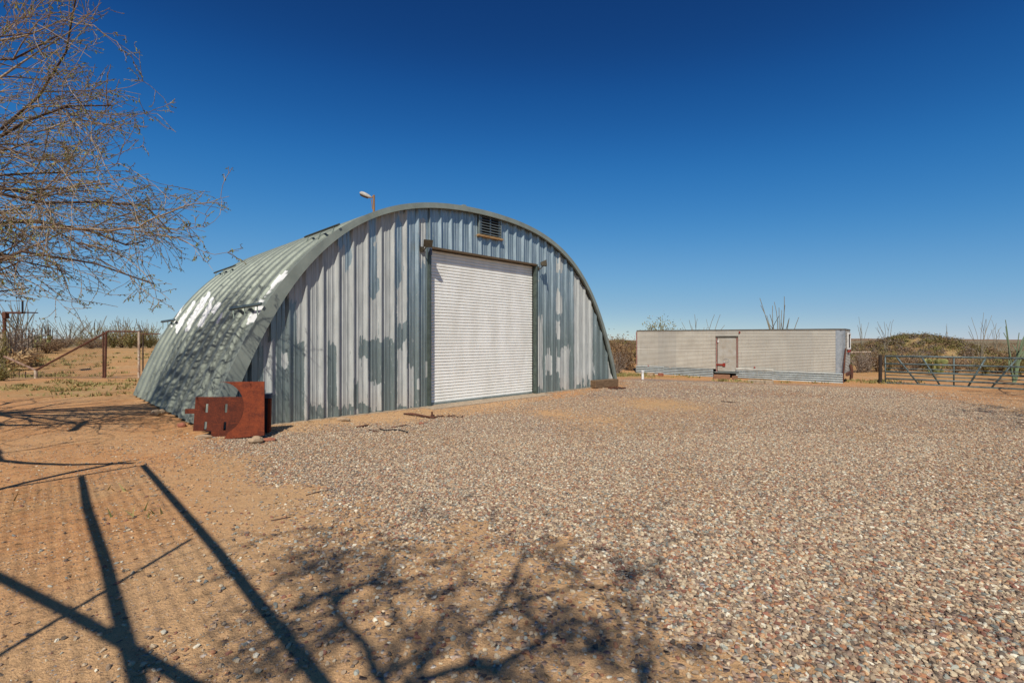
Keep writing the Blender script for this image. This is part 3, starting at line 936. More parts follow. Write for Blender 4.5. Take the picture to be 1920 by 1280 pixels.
def tpx(px, py):
    """point of the trailer side seen at a pixel -> t, z"""
    k = (px - CX) / F
    t = (T0[0] - k * T0[1]) / (k * TX[1] - TX[0]); Yd = T0[1] + t * TX[1]
    return t, CH + (HY - py) / F * Yd


tr = thing('box_trailer', (*(T0 + TX * TL / 2 - TN * TW / 2)[:2], gz1(*(T0 + TX * TL / 2)[:2])), 'long grey ribbed aluminium box trailer with corrugated skirting and a side door', 'trailer')
RC = .34
dt0, _ = tpx(1342, 660); dt1, _ = tpx(1384, 660)
zd0 = tpx(1362, 697)[1]; zd1 = tpx(1362, 632.5)[1]
rib = []
nr = 27; st = (TH - .1) / nr
for k in range(nr):
    for f_, h in ((0, 0), (.55, 0.), (.66, .016), (.84, .016), (.95, 0)):
        rib.append((.04 + (k + f_) * st, h))
rib.append((TH - .06, 0)); rib = np.array(rib)


def ribgrid(mb, fn, ts, zlo, zhi, pan):
    rr = rib[(rib[:, 0] >= zlo - 1e-6) & (rib[:, 0] <= zhi + 1e-6)]
    rr = np.vstack([[zlo, 0], rr, [zhi, 0]])
    P = np.array([[fn(t, h, z) for t in ts] for z, h in rr]); mb.grid(P)
    tone = []
    for z, h in rr:
        for t in ts: tone.append(pan(t))
    return tone


seams = np.array(sorted([tpx(x, 650)[0] for x in (1200, 1234, 1252, 1268, 1304, 1342, 1384, 1428, 1475, 1525, 1577)]))


def pan(t):
    i = int(np.searchsorted(seams, t)); return float(hash2(np.array([i * 3.1]), np.array([1.7]), 5)[0]) * .55 + (.2 if i in (2, 3) else 0)


def tgrid(t0, t1):
    s = [t0] + [x for x in seams if t0 < x < t1] + [t1]
    out = []
    for a, b in zip(s, s[1:]): out += [a + .002, b - .002]
    return np.array(out)


mb = MB(); tone = []
fr_ = lambda t, h, z: T(t, h, z)
tone += ribgrid(mb, fr_, tgrid(.1, dt0), 0., TH - .05, pan)
tone += ribgrid(mb, fr_, tgrid(dt0, dt1), zd1, TH - .05, pan)
tone += ribgrid(mb, fr_, tgrid(dt1, TL - RC), 0., TH - .05, pan)
fe = lambda n, h, z: T(TL + h, -n, z)
tone += ribgrid(mb, fe, np.linspace(RC, TW, 4), 0., TH - .05, lambda t: .5)
n0 = mb.n
mb.add([T(.1, 0, 0), T(.1, 0, TH - .05), T(.1, -TW, TH - .05), T(.1, -TW, 0)], [(0, 1, 2, 3)])
mb.add([T(.1, -TW, 0), T(TL, -TW, 0), T(TL, -TW, TH - .05), T(.1, -TW, TH - .05)], [(0, 1, 2, 3)])
mb.add([T(.1, 0, TH - .04), T(TL - .1, 0, TH - .04), T(TL - .1, -TW, TH - .04), T(.1, -TW, TH - .04)], [(0, 1, 2, 3)])
mb.add([T(.1, -.02, 0.002), T(TL - .1, -.02, 0.002), T(TL - .1, -TW, 0.002), T(.1, -TW, 0.002)], [(0, 1, 2, 3)])
tone += [.3] * (mb.n - n0)
body = mb.build('body', M['trailer'], tr, attrs={'panel': tone})
ang = np.linspace(0, math.pi / 2, 10)
P = np.array([[T(TL - RC + RC * math.sin(a), -RC + RC * math.cos(a), z) for a in ang] for z in (0, TH * .5, TH - .05)])
MB().grid(P).build('corner_panel', M['cornertrim'], tr, smooth=True)
outl = [T(.06, .02, TH - .05)] + [T(TL - RC + (RC + .02) * math.sin(a), -RC + (RC + .02) * math.cos(a), TH - .05) for a in ang] + [T(TL + .02, -TW, TH - .05), T(.06, -TW, TH - .05)]
MB().prism(outl, (0, 0, .06)).build('roof_rail', M['trim'], tr)
MB().cbox(T(.06, -.02, TH / 2 - .03), (.06, .10, TH - .06), (tuple(TX), tuple(TN), (0, 0, 1))).build('corner_post', M['redframe'], tr)
# door
dc = (dt0 + dt1) / 2
dr = MB().cbox(T(dc, -.02, (zd0 + zd1) / 2), (dt1 - dt0 - .2, .05, zd1 - zd0 - .06), (tuple(TX), tuple(TN), (0, 0, 1))).build('door', M['tdoor'], tr)
for t in (dt0 + .05, dt1 - .05):
    MB().cbox(T(t, .0, (zd0 + zd1) / 2 - .02), (.06, .07, zd1 - zd0), (tuple(TX), tuple(TN), (0, 0, 1))).build('door_frame', M['redframe'], tr)
MB().cbox(T(dc, .0, zd1 + .015), (dt1 - dt0, .09, .05), (tuple(TX), tuple(TN), (0, 0, 1))).build('door_lintel', M['trim'], tr)
lt0, lz = tpx(1344, 683); lt1, _ = tpx(1356, 683)
MB().box(T((lt0 + lt1) / 2, .035, lz), (lt1 - lt0, .03, .07), (tuple(TX), tuple(TN), (0, 0, 1))).box(T(lt1 + .05, .03, lz), (.13, .05, .17), (tuple(TX), tuple(TN), (0, 0, 1))).build('latch', M['redlatch'], dr)
p_, z_ = tpx(1361.5, 676)
mb = MB(); mb.tube([T(p_ + .16 * math.cos(a), .012, z_ + .09 * math.sin(a)) for a in np.linspace(0, 6.283, 22)], .008, 5, False); mb.build('handle_plate', M['cornertrim'], dr)
MB().box(T(dt0 + .13, .02, tpx(1345, 641)[1]), (.05, .04, .12), (tuple(TX), tuple(TN), (0, 0, 1))).build('hinge', M['white'], dr)
for xx, yy in ((1387, 624), (1415, 689), (1216, 686)):
    t, z = tpx(xx, yy); MB().blob(T(t, .03, z), (.05, .04, .06), 3, 1, .1).build('marker_lamp', M['redlatch'], tr)
MB().cbox(T(dc, .03, zd0 - .03), (dt1 - dt0 + .1, .12, .06), (tuple(TX), tuple(TN), (0, 0, 1))).build('threshold', M['galv'], tr)


# corrugated skirt sheets
def skirt(t0, t1, z0, z1, n, mat):
    k = 33; P = []
    for i in range(k):
        s = i / (k - 1)
        P.append([T(t, .05 + n +   .045 * math.sin(s * 4.5 * 2 * math.pi), z0 + (z1 - z0) * s) for t in np.linspace(t0, t1, 6)])
    mb = MB().grid(np.array(P)); mb.grid(np.array(P)[:, ::-1] - TN * .004)
    return mb.build('skirt_sheet', mat, tr, smooth=True)


s0 = tpx(1193, 690)[0]; s1 = tpx(1246, 690)[0]; s2 = tpx(1338, 690)[0]; s3 = tpx(1381, 690)[0]; s4 = tpx(1451, 690)[0]
gl = gz1(*(T0 + TX * 1)[:2]); gr = gz1(*(T0 + TX * 9)[:2])
skirt(s0, s1, gl - .03, .02, 0, M['skirt']); skirt(s1 - .05, s2, gl - .02, -.03, .012, M['skirt']); skirt(s3, s4, gr + .02, .06, 0, M['skirt']); skirt(s4 - .05, TL - .05, gr - .02, .0, .014, M['skirt'])
skirt_hi = MB().cbox(T((s3 + s4) / 2, .085, .045), (s4 - s3, .012, .11), (tuple(TX), tuple(TN), (0, 0, 1))).build('skirt_cap', M['skirtpale'], tr)
# end window and hardware
wn = .34 + (TW - .34) * .42
w0 = 1.02; w1 = 2.05
wf = MB()
for n_, z_, sn, sz in ((w0, 1.5, .08, .78), (w1, 1.5, .08, .78), ((w0 + w1) / 2, 1.87, w1 - w0, .08), ((w0 + w1) / 2, 1.13, w1 - w0, .08)):
    wf.cbox(T(TL + .045, -n_, z_), (sn, .05, sz), (tuple(-TN), tuple(TX), (0, 0, 1)))
wfo = wf.build('window', M['white'], tr)
MB().box(T(TL + .025, -(w0 + w1) / 2, 1.5), (w1 - w0, .02, .72), (tuple(-TN), tuple(TX), (0, 0, 1))).build('pane', M['dark'], wfo)
MB().cbox(T(TL + .05, -(w0 + w1) / 2, 1.02), (w1 - w0 - .1, .06, .11), (tuple(-TN), tuple(TX), (0, 0, 1))).build('window_ledge', M['redlatch'], tr)
MB().cbox(T(TL + .06, -TW / 2 - .1, -.06), (TW - .5, .10, .16), (tuple(-TN), tuple(TX), (0, 0, 1))).build('bumper', M['rustpipe'], tr)
MB().tube([T(TL + .09, -1.9, -.4), T(TL + .12, -1.9, .05), T(TL + .06, -1.9, .35)], .07, 8).build('hitch_post', M['rustpipe'], tr)
MB().tube([T(TL - .06, -.04 + .05, -.42), T(TL - .0, .0 + .02, .5), T(TL + .03, -.18, 1.15)], .035, 8).build('corner_strap', M['rustpipe'], tr)
mb = MB().box(T(TL - .5, -.25, (-.42) / 2), (.9, .4, .42), (tuple(TX), tuple(TN), (0, 0, 1))); mb.box(T(.6, -.6, -.24), (.9, .5, .5), (tuple(TX), tuple(TN), (0, 0, 1))); mb.box(T(TL / 2, -.7, -.24), (6.5, .3, .5), (tuple(TX), tuple(TN), (0, 0, 1)))
mb.build('underframe', M['dark'], tr)

# steps and blocks in front of the trailer
AXT = (tuple(TX), tuple(TN), (0, 0, 1))


def block(p0, p1, dep, hgt, mat, name, label, cat, group=None):
    a = hit(*p0); b = hit(*p1); c = (a + b) / 2; Lx = np.linalg.norm((b - a)[:2]); ax = (b - a) / Lx; ax[2] = 0; ax /= np.linalg.norm(ax); s = np.array([-ax[1], ax[0], 0])
    o = MB().cbox(c + s * dep / 2 + [0, 0, hgt / 2 - .03], (Lx, dep, hgt), (tuple(ax), tuple(s), (0, 0, 1)), .012).build(name, mat)
    return tag(o, label, cat, group)


block((1338, 710), (1369, 711), .35, .25, M['stepwood'], 'wooden_step', 'brown wooden step block under the trailer door', 'step')
block((1372, 711.5), (1380, 712), .2, .23, M['stepwood'], 'wood_block', 'short light wood block right of the wooden step', 'block')
block((1402, 717), (1432, 718.5), .35, .16, M['concrete'], 'concrete_slab', 'longer concrete slab lying below the pale skirting', 'slab', 'concrete slabs beside the trailer')
block((1435, 719), (1450, 719.5), .3, .17, M['concrete'], 'concrete_slab', 'short concrete slab at the right end of the longer slab', 'slab', 'concrete slabs beside the trailer')
block((1213, 704.5), (1224, 705), .4, .2, M['rock'], 'concrete_block', 'tan broken block behind the white pipe at the trailer left end', 'block', 'blocks at the trailer left end')
block((1233, 705), (1240, 705.5), .25, .2, M['rockred'], 'concrete_block', 'small orange block right of the tan broken block', 'block', 'blocks at the trailer left end')
c = hit(1205, 711)
tag(MB().tube([c - [0, 0, .05], c + [0, 0, .32], c + [0, 0, .325], c + [0, 0, .40]], [.055, .055, .07, .07], 14).build('white_pipe', M['pvc']), 'short white plastic pipe standing upright on the gravel by the trailer', 'pipe')

# ------------------------------------------------------------------ farm gate and its post
gz0 = -.43; gh = 1.24
g0 = np.array([17.3, 22.45]); gd = np.array([.903, -.43]); gd /= np.linalg.norm(gd); GLn = 4.95


def G(s, z):
    f_ = (z - gz0) / gh
    return np.array([*(g0 + gd * s), gz0 - .10 * s / GLn + f_ * (gh + .07 * s / GLn)])


gate = thing('farm_gate', tuple(G(GLn / 2, gz0)), 'grey green tubular steel farm gate with slanted braces across the drive', 'gate')
for f_, r in ((0, .042), (.17, .04), (.425, .042), (.72, .04), (1, .046)):
    MB().tube([G(0, gz0 + gh * f_), G(GLn, gz0 + gh * f_)], r, 10).build('rail', M['gate'], gate, smooth=True)
for f_ in (.30, .555):
    MB().tube([G(.0, gz0 + gh * f_), G(GLn, gz0 + gh * f_)], .022, 8).build('rail', M['gate'], gate, smooth=True)
for s in (.02, GLn / 2, GLn - .02):
    MB().tube([G(s, gz0 - .01), G(s, gz0 + gh)], .03, 10).build('upright', M['gate'], gate, smooth=True)
for s, e in ((.42, 1.25), (1.35, 2.0), (3.55, 2.95), (4.55, 3.72)):
    MB().tube([G(s, gz0 + gh), G(e, gz0)], .036, 8).build('brace', M['gate'], gate, smooth=True)
pc = hit(1650.5, 718.5)
gp = MB().tube([pc - [0, 0, .2], pc + [0, 0, 1.32], pc + [0, 0, 1.33]], [.072, .07, .05], 12).build('gate_post', M['postdark'])
tag(gp, 'dark upright post at the left end of the farm gate', 'post')
c0 = hit(1604, 693)
Yr = 34.
pr = thing('pipe_rail', (*at(1615, 700, Yr)[:2], gz1(*at(1615, 700, Yr)[:2])), 'pale horizontal pipe rail crossing in front of the bushes right of the trailer', 'rail')
MB().tube([at(1560, 660, Yr), at(1633, 660, Yr)], .055, 8).build('rail', M['oldwhite'], pr)
for x in (1562, 1632):
    a = at(x, 660, Yr); MB().tube([a, [a[0], a[1], gz1(a[0], a[1]) - .05]], .05, 8).build('post', M['tpost'], pr)

# ------------------------------------------------------------------ left pipe fence with chain link
YF = 19.95
p1 = hit(197, 708.5); YF = p1[1]
fen = thing('pipe_fence', tuple(p1), 'rusty pipe fence with a sloping rail and chain link mesh left of the building', 'fence')


def zg(p): return gz1(p[0], p[1])


top = at(199, 621.5, YF)
MB().tube([p1 - [0, 0, .1], top], .042, 10).build('post', M['rustpipe'], fen)
q = at(193.5, 622, YF); MB().tube([[q[0], q[1], 0], q], .028, 8).build('post', M['rustpipe'], fen)
q2 = at(260.5, 622, YF); MB().tube([[q2[0], q2[1], 0], q2], .045, 10).build('post', M['oldwhite'], fen)
MB().tube([at(203, 621, YF), at(264, 621.5, YF)], .028, 8).build('top_rail', M['rustpipe'], fen)
stb = at(67, 694, YF)
MB().tube([at(204, 620.5, YF), stb], .04, 8).build('sloping_rail', M['rustpipe'], fen)
MB().tube([[stb[0], stb[1], -.05], stb], .055, 8).build('stub_post', M['oldwhite'], fen)
MB().tube([stb, at(8, 668, YF + .6)], .042, 8).build('sloping_rail', M['oldgrey'], fen)
wr = MB()
x0 = stb[0]; x1 = top[0]; zt0 = stb[2]; zt1 = top[2]
for k in range(-30, 60):
    for sgn in (1, -1):
        pts = []
        for s in np.linspace(0, 2.0, 60):
            x = x0 + k * .09 + s * sgn; z = .02 + s
            if x0 < x < x1 and z < zt0 + (zt1 - zt0) * (x - x0) / (x1 - x0): pts.append((x, YF, z))
        if len(pts) > 2: wr.tube([pts[0], pts[-1]], .0035, 3, False)
wr.build('chain_link', M['wire'], fen)
MB().tube([(x0 - 1.4, YF, .015), (x1 + 1.5, YF, .015)], .012, 6).build('bottom_wire', M['wire'], fen)
mb = MB()
for x in (12, 26, 36, 48):
    a = at(x, 696, YF); MB().tube([[a[0], a[1], 0], a], .018, 5).build('stake', M['tpost'], fen)
q3 = at(268, 626, YF + 4); MB().tube([[q3[0], q3[1], zg(q3)], q3], .03, 6).build('post', M['tpost'], fen)
MB().tube([at(263, 626, YF + 4), at(300, 626, YF + 4)], .025, 6).build('top_rail', M['rustpipe'], fen)

# basketball hoop seen from its side
YH = 22.
hb = at(8, 700, YH); hb[2] = zg(hb)
hp = thing('basketball_hoop', tuple(hb), 'rusty basketball hoop seen edge on at the far left, beyond the pipe fence', 'basketball hoop')
MB().tube([hb - [0, 0, .1], at(8.5, 592, YH)], .065, 10).cbox(at(10.5, 591, YH), (.16, .18, .3)).build('pole', M['rustpipe'], hp)
MB().tube([at(9, 586, YH), at(42, 586.5, YH)], .045, 8).build('arm', M['rustpipe'], hp)
vd = np.array([*at(42.3, 575.5, YH)[:2], 0]); vd /= np.linalg.norm(vd)
MB().cbox(at(42.3, 575.5, YH), (.07, 1.1, .54), ((vd[1], -vd[0], 0), tuple(vd), (0, 0, 1))).build('backboard', M['black'], hp)
cr = at(57, 586, YH); mb = MB().tube([cr + [.24 * math.cos(a), .24 * math.sin(a), 0] for a in np.linspace(0, 6.283, 24)], .02, 6, False)
mb.tube([at(44, 586.5, YH), at(48, 586.2, YH)], .03, 6); mb.build('rim', M['rustpipe'], hp)
mb = MB()
q = at(5, 626, YH - .5); MB().tube([[q[0], q[1], gz1(q[0], q[1])], q], .075, 8).build('white_post', M['oldwhite'], hp)

# wire fence running into the distance
pxl = [16, 29, 41, 53, 60, 69.5, 78, 85, 91, 95, 99, 105, 108.5]
wf_ = None; tops = []
for i, x in enumerate(pxl):
    s = i / (len(pxl) - 1); Yd = 1 / ((1 - s) / 28 + s / 52)
    X_ = (x - CX) / F * Yd; z = gz1(X_, Yd)
    if wf_ is None: wf_ = thing('wire_fence', (X_, Yd, z), 'line of thin steel posts with wire running off behind the pipe fence', 'fence')
    h = 1.75 + R.uniform(-.06, .1)
    MB().tube([(X_, Yd, z - .1), (X_ + R.uniform(-.04, .04), Yd, z + h)], .022 + .010 * s, 5).build('post', M['tpost'], wf_); tops.append((X_, Yd, z))
mb = MB()
for f_ in (.3, .6, .9, 1.2, 1.5):
    mb.tube([(a, b, c + f_) for a, b, c in tops], .006, 3, False)
mb.build('wire', M['wire'], wf_)


# ------------------------------------------------------------------ plants
def unit(v): return v / max(np.linalg.norm(v), 1e-9)


def rdir(): return unit(NR.normal(size=3))


class Tree:
    def __init__(self, ok=None): self.wood = MB(); self.twig = MB(); self.leaf = MB(); self.ok = ok

    def branch(self, p, d, length, r, lv, droop=.12, wob=.22, maxlv=3, kids=(7, 7, 5), leaves=.7, goal=None, minr=.004):
        n = 9 if lv == 0 else (7 if lv == 1 else 5)
        pts = [np.array(p, float)]; d = unit(np.array(d, float)); dirs = [d]
        for i in range(n):
            if goal is not None:
                gwt = .2 + .5 * i / n; d = unit(gwt * unit(goal - pts[-1]) + (1 - gwt) * d + NR.normal(size=3) * wob * .9)
            else:
                d = unit(d + NR.normal(size=3) * wob + np.array([0, 0, -droop * (i / n)]))
            pts.append(pts[-1] + d * length / n); dirs.append(d)
        if self.ok is not None:
            self.slack = NR.exponential(.42) if lv else .15
            for k in range(1, n + 1):
                if not self.ok(pts[k], self.slack):
                    if k < 2: return
                    pts = pts[:k]; n = k - 1; break
        rr = np.maximum(r * (1 - np.linspace(0, 1, n + 1) * .82), minr)
        (self.wood if r > .022 else self.twig).tube(pts, rr, 7 if r > .03 else (4 if r > .008 else 3), False)
        if lv >= maxlv or (lv >= 2 and NR.uniform() < .15):
            pass
        else:
            for _ in range(int(kids[lv] * NR.uniform(.75, 1.3))):
                t = NR.uniform(.3 if (lv == 0 and length > 5) else .18, 1.) * n; i = min(int(t), n - 1); q = pts[i] + (pts[i + 1] - pts[i]) * (t - i)
                s = unit(np.cross(dirs[i], rdir())); an = NR.uniform(.35, .95)
                nd = unit(dirs[i] * math.cos(an) + s * math.sin(an))
                ln = min(length * NR.uniform(.32, .62) * (1.1 - .45 * t / n), 2.3)
                self.branch(q, nd, ln, max(rr[i] * NR.uniform(.4, .65), minr), lv + 1, droop, wob, maxlv, kids, leaves, None, minr)
        if lv >= 2:
            for _ in range(int(leaves * 10)):
                if NR.uniform() > leaves: continue
                t = NR.uniform(.3, 1.) * n; i = min(int(t), n - 1); q = pts[i] + (pts[i + 1] - pts[i]) * (t - i)
                a = rdir() * NR.uniform(.014, .034); b = unit(np.cross(a, rdir())) * NR.uniform(.005, .010); a[2] -= .01
                self.leaf.add([q, q + a * .6 + b, q + a * 1.4, q + a * .6 - b], [(0, 1, 2, 3)])

    def build(self, loc, label, group=None):
        t = thing('mesquite_tree', loc, label, 'tree', group)
        self.wood.build('trunk', M['bark'], t, smooth=True)
        self.twig.build('twigs', M['twig'], t, smooth=True)
        if self.leaf.n: self.leaf.build('leaves', M['leaf'], t)
        return t


# the tree at the left, its sprays reaching into the picture
tb = np.array([-13.0, 7.2, 0.])
CROWN_Z = [1.95, 2.14, 2.45, 2.75, 3.2, 3.45, 3.65, 3.8, 4.1, 4.8, 5.2, 5.7, 6.6, 9]   # reach of the crown (in m to the right) by height, at 7 m out
CROWN_X = [-5.6, -5.0, -4.8, -4.35, -4.4, -4.1, -4.0, -4.9, -5.5, -5.1, -5.4, -5.9, -5.8, -5.6]


def in_crown(p, slack=0.):
    if p[1] < 1.: return True
    k = 7. / p[1]; z = CH + (p[2] - CH) * k; x = p[0] * k
    if x < -7.9: return p[2] > 1.7
    return z > 2.02 + min(slack, .9) * .6 and x < np.interp(z, CROWN_Z, CROWN_X) - slack + .06


T1 = Tree(in_crown)
T1.wood.tube([tb - [0, 0, .1], tb + [.1, 0, .6], tb + [.3, .05, 1.5], tb + [.75, .05, 2.4], tb + [1.1, .05, 3.0]], [.26, .22, .19, .16, .12], 12)
fork = tb + [1.05, .05, 2.85]
goals = [(425, 368, 6.9), (250, 420, 7.6), (300, 215, 7.2), (215, 60, 7.0), (330, 455, 7.3), (290, 545, 7.2), (60, 520, 7.6), (150, -120, 7.0), (130, 300, 6.6), (160, 470, 6.9), (90, 160, 7.6), (240, 300, 6.5), (40, 60, 6.6), (190, 380, 8.0), (100, 410, 7.0), (20, 480, 6.8), (30, 250, 7.2), (110, 500, 7.3)]
for i, (x, y, Yd) in enumerate(goals):
    gpt = at(x, y, Yd); st_ = fork + NR.normal(size=3) * .08
    d = gpt - st_; ln = np.linalg.norm(d) * 1.06
    T1.branch(st_, unit(d + np.array([0, 0, .35 * ln])), ln, .05 if i < 7 else .04, 0, .10, .16, 3, (12, 5, 3), .8, goal=gpt)
for g in ((-14.5, 9, 6), (-15.5, 5.5, 5), (-12.5, 10.5, 5), (-13, 4, 4.5), (-10.8, 9.8, 3.8)):
    g = np.array(g); d = g - fork; ln = np.linalg.norm(d) * 1.05
    T1.branch(fork, unit(d + np.array([0, 0, .3 * ln])), ln, .05, 0, .1, .17, 3, (5, 4, 2), .6, goal=g)
SH = np.array([-TO_SUN[0] / TO_SUN[2], -TO_SUN[1] / TO_SUN[2]])            # ground shift of a shadow per metre of height


def over(px, py, h):
    g = hit(px, py); return np.array([g[0] - SH[0] * h, g[1] - SH[1] * h, g[2] + h])


def limb(t, pxs, h0, h1, r0, r1, kids=4, ln=.9, start=None, lv=1, nk=(5, 5, 3), leaves=.5, minr=.004):
    P = [over(x, y, h0 + (h1 - h0) * k / max(len(pxs) - 1, 1)) for k, (x, y) in enumerate(pxs)]
    if start is not None: P = [np.array(start), (np.array(start) * .5 + P[0] * .5) + [0, 0, .15]] + P
    rr = np.linspace(r0, r1, len(P)); t.wood.tube(P, rr, 8, False)
    for k in range(1, len(P)):
        for _ in range(kids):
            s_ = NR.uniform(); q = P[k - 1] * (1 - s_) + P[k] * s_; d = unit(P[k] - P[k - 1]); sd_ = unit(np.cross(d, rdir()))
            t.branch(q, unit(d * .6 + sd_), ln * NR.uniform(.5, 1.1), max(rr[k] * .45, .006), lv, .1, .2, 3, nk, leaves, None, minr)


def spray(pxs, Yd, r0, r1, kids=3, ln=.45, lv=2):
    P = [at(x, y, Yd + .25 * math.sin(k * 1.3)) for k, (x, y) in enumerate(pxs)]
    P = [P[0] + (P[1] - P[0]) * 0] + P[1:]
    Q = []
    for k in range(len(P) - 1):
        for t in (0, .5): Q.append(P[k] * (1 - t) + P[k + 1] * t + NR.normal(size=3) * .012)
    Q.append(P[-1]); T1.twig.tube(Q, np.linspace(r0, r1, len(Q)), 4, False)
    ok = T1.ok; T1.ok = None
    for k in range(1, len(Q)):
        for _ in range(NR.poisson(kids * .5)):
            d = unit(Q[k] - Q[k - 1]); sd_ = unit(np.cross(d, rdir()))
            T1.branch(Q[k], unit(d * .9 + sd_ * .8), ln * NR.uniform(.4, 1.1), .005, lv, .1, .2, 3, (3, 3, 2), .7)
    T1.ok = ok


spray([(60, 425), (140, 428), (200, 432), (260, 425), (300, 405), (345, 388), (390, 378), (430, 368)], 6.9, .02, .003, 3, .5)
spray([(260, 425), (310, 428), (350, 432), (385, 425), (412, 403)], 6.9, .007, .003, 3, .35)
spray([(230, 430), (290, 440), (335, 448), (365, 466), (402, 478), (448, 470)], 6.8, .008, .0025, 2, .35)
spray([(335, 448), (362, 460), (375, 480), (400, 508)], 6.8, .005, .0025, 1, .3)
spray([(150, 455), (210, 470), (262, 500), (285, 540), (318, 562)], 7.1, .012, .003, 2, .4)
spray([(180, 480), (240, 520), (290, 560), (312, 566)], 7.0, .009, .003, 3, .35)
spray([(60, 250), (130, 225), (200, 232), (255, 218), (294, 213)], 7.2, .013, .003, 3, .5)
spray([(40, 200), (110, 200), (165, 190), (215, 170), (268, 152)], 7.3, .012, .003, 3, .5)
spray([(0, 80), (60, 62), (120, 38), (175, 50), (212, 75)], 7.0, .016, .003, 3, .5)
spray([(0, 150), (70, 100), (130, 60), (190, 5)], 6.9, .016, .004, 3, .5)
spray([(90, 310), (150, 290), (205, 296), (254, 278)], 7.2, .010, .003, 3, .4)
spray([(0, 400), (70, 455), (110, 500), (135, 560)], 7.3, .016, .004, 3, .5)
spray([(0, 470), (40, 520), (90, 545), (120, 575)], 7.3, .012, .003, 3, .5)
limb(T1, [(0, 797), (90, 796), (180, 790), (240, 776), (300, 770)], 3.2, 2.9, .085, .03, 3, 1.0, fork)
limb(T1, [(0, 770), (60, 768), (100, 758), (165, 752), (250, 745)], 3.4, 3.4, .06, .02, 3, .9, fork)
limb(T1, [(0, 849), (60, 842), (110, 833), (190, 820)], 2.9, 2.9, .04, .012, 1, .5, fork)
limb(T1, [(0, 863), (50, 868), (130, 871), (250, 868)], 2.7, 2.6, .045, .03, 0, .5, fork)
limb(T1, [(135, 808), (160, 790), (200, 780)], 3.0, 3.1, .06, .03, 3, .9)
T1.build(tuple(tb), 'bare branched mesquite tree reaching in from the left edge, sparse olive leaves', 'mesquite trees around the yard')


def off_tree(base, forkv, goals, label, kids=(8, 5, 3), r=.06, maxlv=3, minr=.005, lv=.5, limbs=()):
    base = np.array(base, float); t = Tree(lambda p, q: p[1] < 1 or abs(p[0]) > 1.075 * p[1]); fk = base + np.array(forkv)
    t.wood.tube([base - [0, 0, .1], base + np.array(forkv) * .35 + [.05, .03, 0], fk], [.24, .18, .14], 10)
    for g in goals:
        g = np.array(g, float); d = g - fk; ln = np.linalg.norm(d) * 1.06
        t.branch(fk, unit(d + np.array([0, 0, .25 * ln])), ln, r, 0, .08, .18, maxlv, kids, lv, goal=g, minr=minr)
    for a in limbs: limb(t, *a)
    t.build(tuple(base), label, 'mesquite trees around the yard')



fk_ = (.9, -4.2, 2.3)
off_tree((1.2, -4.6, 0), (-.3, .4, 2.3), [over(1180, 1060, 4.9), over(1260, 1240, 4.3), over(760, 1000, 5.2), (3.2, -3.2, 5), (0, -6.5, 5)],
         'mesquite tree behind the viewpoint whose branch shadows cross the front gravel', (6, 4, 3), .04, 3, .005, .3,
         limbs=[([(720, 1279), (705, 1265), (683, 1205), (649, 1174), (630, 1149), (633, 1124), (605, 1117), (555, 1145)], 4.20, 4.80, 0.031, 0.019, 2, .6, fk_),
                ([(633, 1124), (674, 1095), (730, 1099), (800, 1075)], 4.70, 5.00, 0.028, 0.012, 4, .8),
                ([(760, 1279), (805, 1272), (842, 1258), (877, 1246), (883, 1211), (880, 1186), (917, 1161), (942, 1130), (975, 1060), (985, 1020)], 4.10, 5.20, 0.034, 0.012, 2, .6, fk_),
                ([(877, 1246), (927, 1252), (1007, 1208), (1054, 1167), (1100, 1170), (1147, 1186)], 4.10, 4.80, 0.028, 0.012, 2, .6),
                ([(930, 1150), (991, 1124), (1035, 1111), (1100, 1100), (1180, 1105)], 4.80, 5.10, 0.019, 0.009, 3, .7),
                ([(630, 1149), (600, 1080), (640, 1040), (700, 1030)], 4.90, 5.40, 0.015, 0.007, 4, .8),
                ([(480, 1130), (520, 1090), (590, 1060)], 4.90, 5.20, 0.012, 0.006, 4, .8),
                ([(1200, 1279), (1225, 1240), (1215, 1210), (1190, 1190)], 4.40, 4.80, 0.031, 0.012, 3, .5, fk_),
                ([(470, 1279), (500, 1220), (560, 1190), (640, 1180)], 4.40, 5.00, 0.012, 0.006, 4, .6)])
off_tree((13.2, 5.2, 0), (-.4, .3, 1.8), [over(1900, 775, 3.6), over(1880, 790, 3.2), over(1850, 768, 3.9), (11.8, 4.2, 4.2), (14.5, 6, 4.2)], 'mesquite tree off to the right shading the gravel edge', (7, 4, 3), .05, 3, .005, .5,
         limbs=[([(1919, 768), (1880, 764), (1815, 758)], 3.2, 3.5, .035, .012, 4, .8, (12.8, 5.5, 1.8)), ([(1919, 782), (1880, 776), (1830, 770)], 3.1, 3.5, .03, .012, 4, .8, (12.8, 5.5, 1.8)), ([(1919, 794), (1890, 788), (1850, 782)], 3.0, 3.4, .03, .012, 3, .8, (12.8, 5.5, 1.8))])
off_tree((25.5, 17.5, -.45), (-.4, .3, 1.8), [over(1915, 742, 3.0), over(1890, 738, 3.6), over(1850, 738, 3.9), (22.3, 18.4, 2.1), (21.6, 17.6, 2.6), (23, 18.5, 3.4), (26, 17, 4.5), (22.6, 16.2, 3.2), (22.0, 18.9, 2.4), (22.3, 18.6, 2.9)], 'mesquite tree right of the farm gate shading its far end', (10, 7, 4), .06, 3, .007, 1.,
         limbs=[([(1919, 746), (1870, 743), (1800, 739)], 2.9, 3.2, .05, .02, 4, .9, (25.1, 17.8, 1.35)), ([(1919, 736), (1880, 734), (1830, 732)], 3.2, 3.4, .04, .02, 4, .9, (25.1, 17.8, 1.35)), ([(1919, 752), (1890, 749), (1860, 748)], 2.8, 3.0, .04, .015, 4, .8, (25.1, 17.8, 1.35))])

# pergola whose frame throws the foreground shadows
HP = 2.6


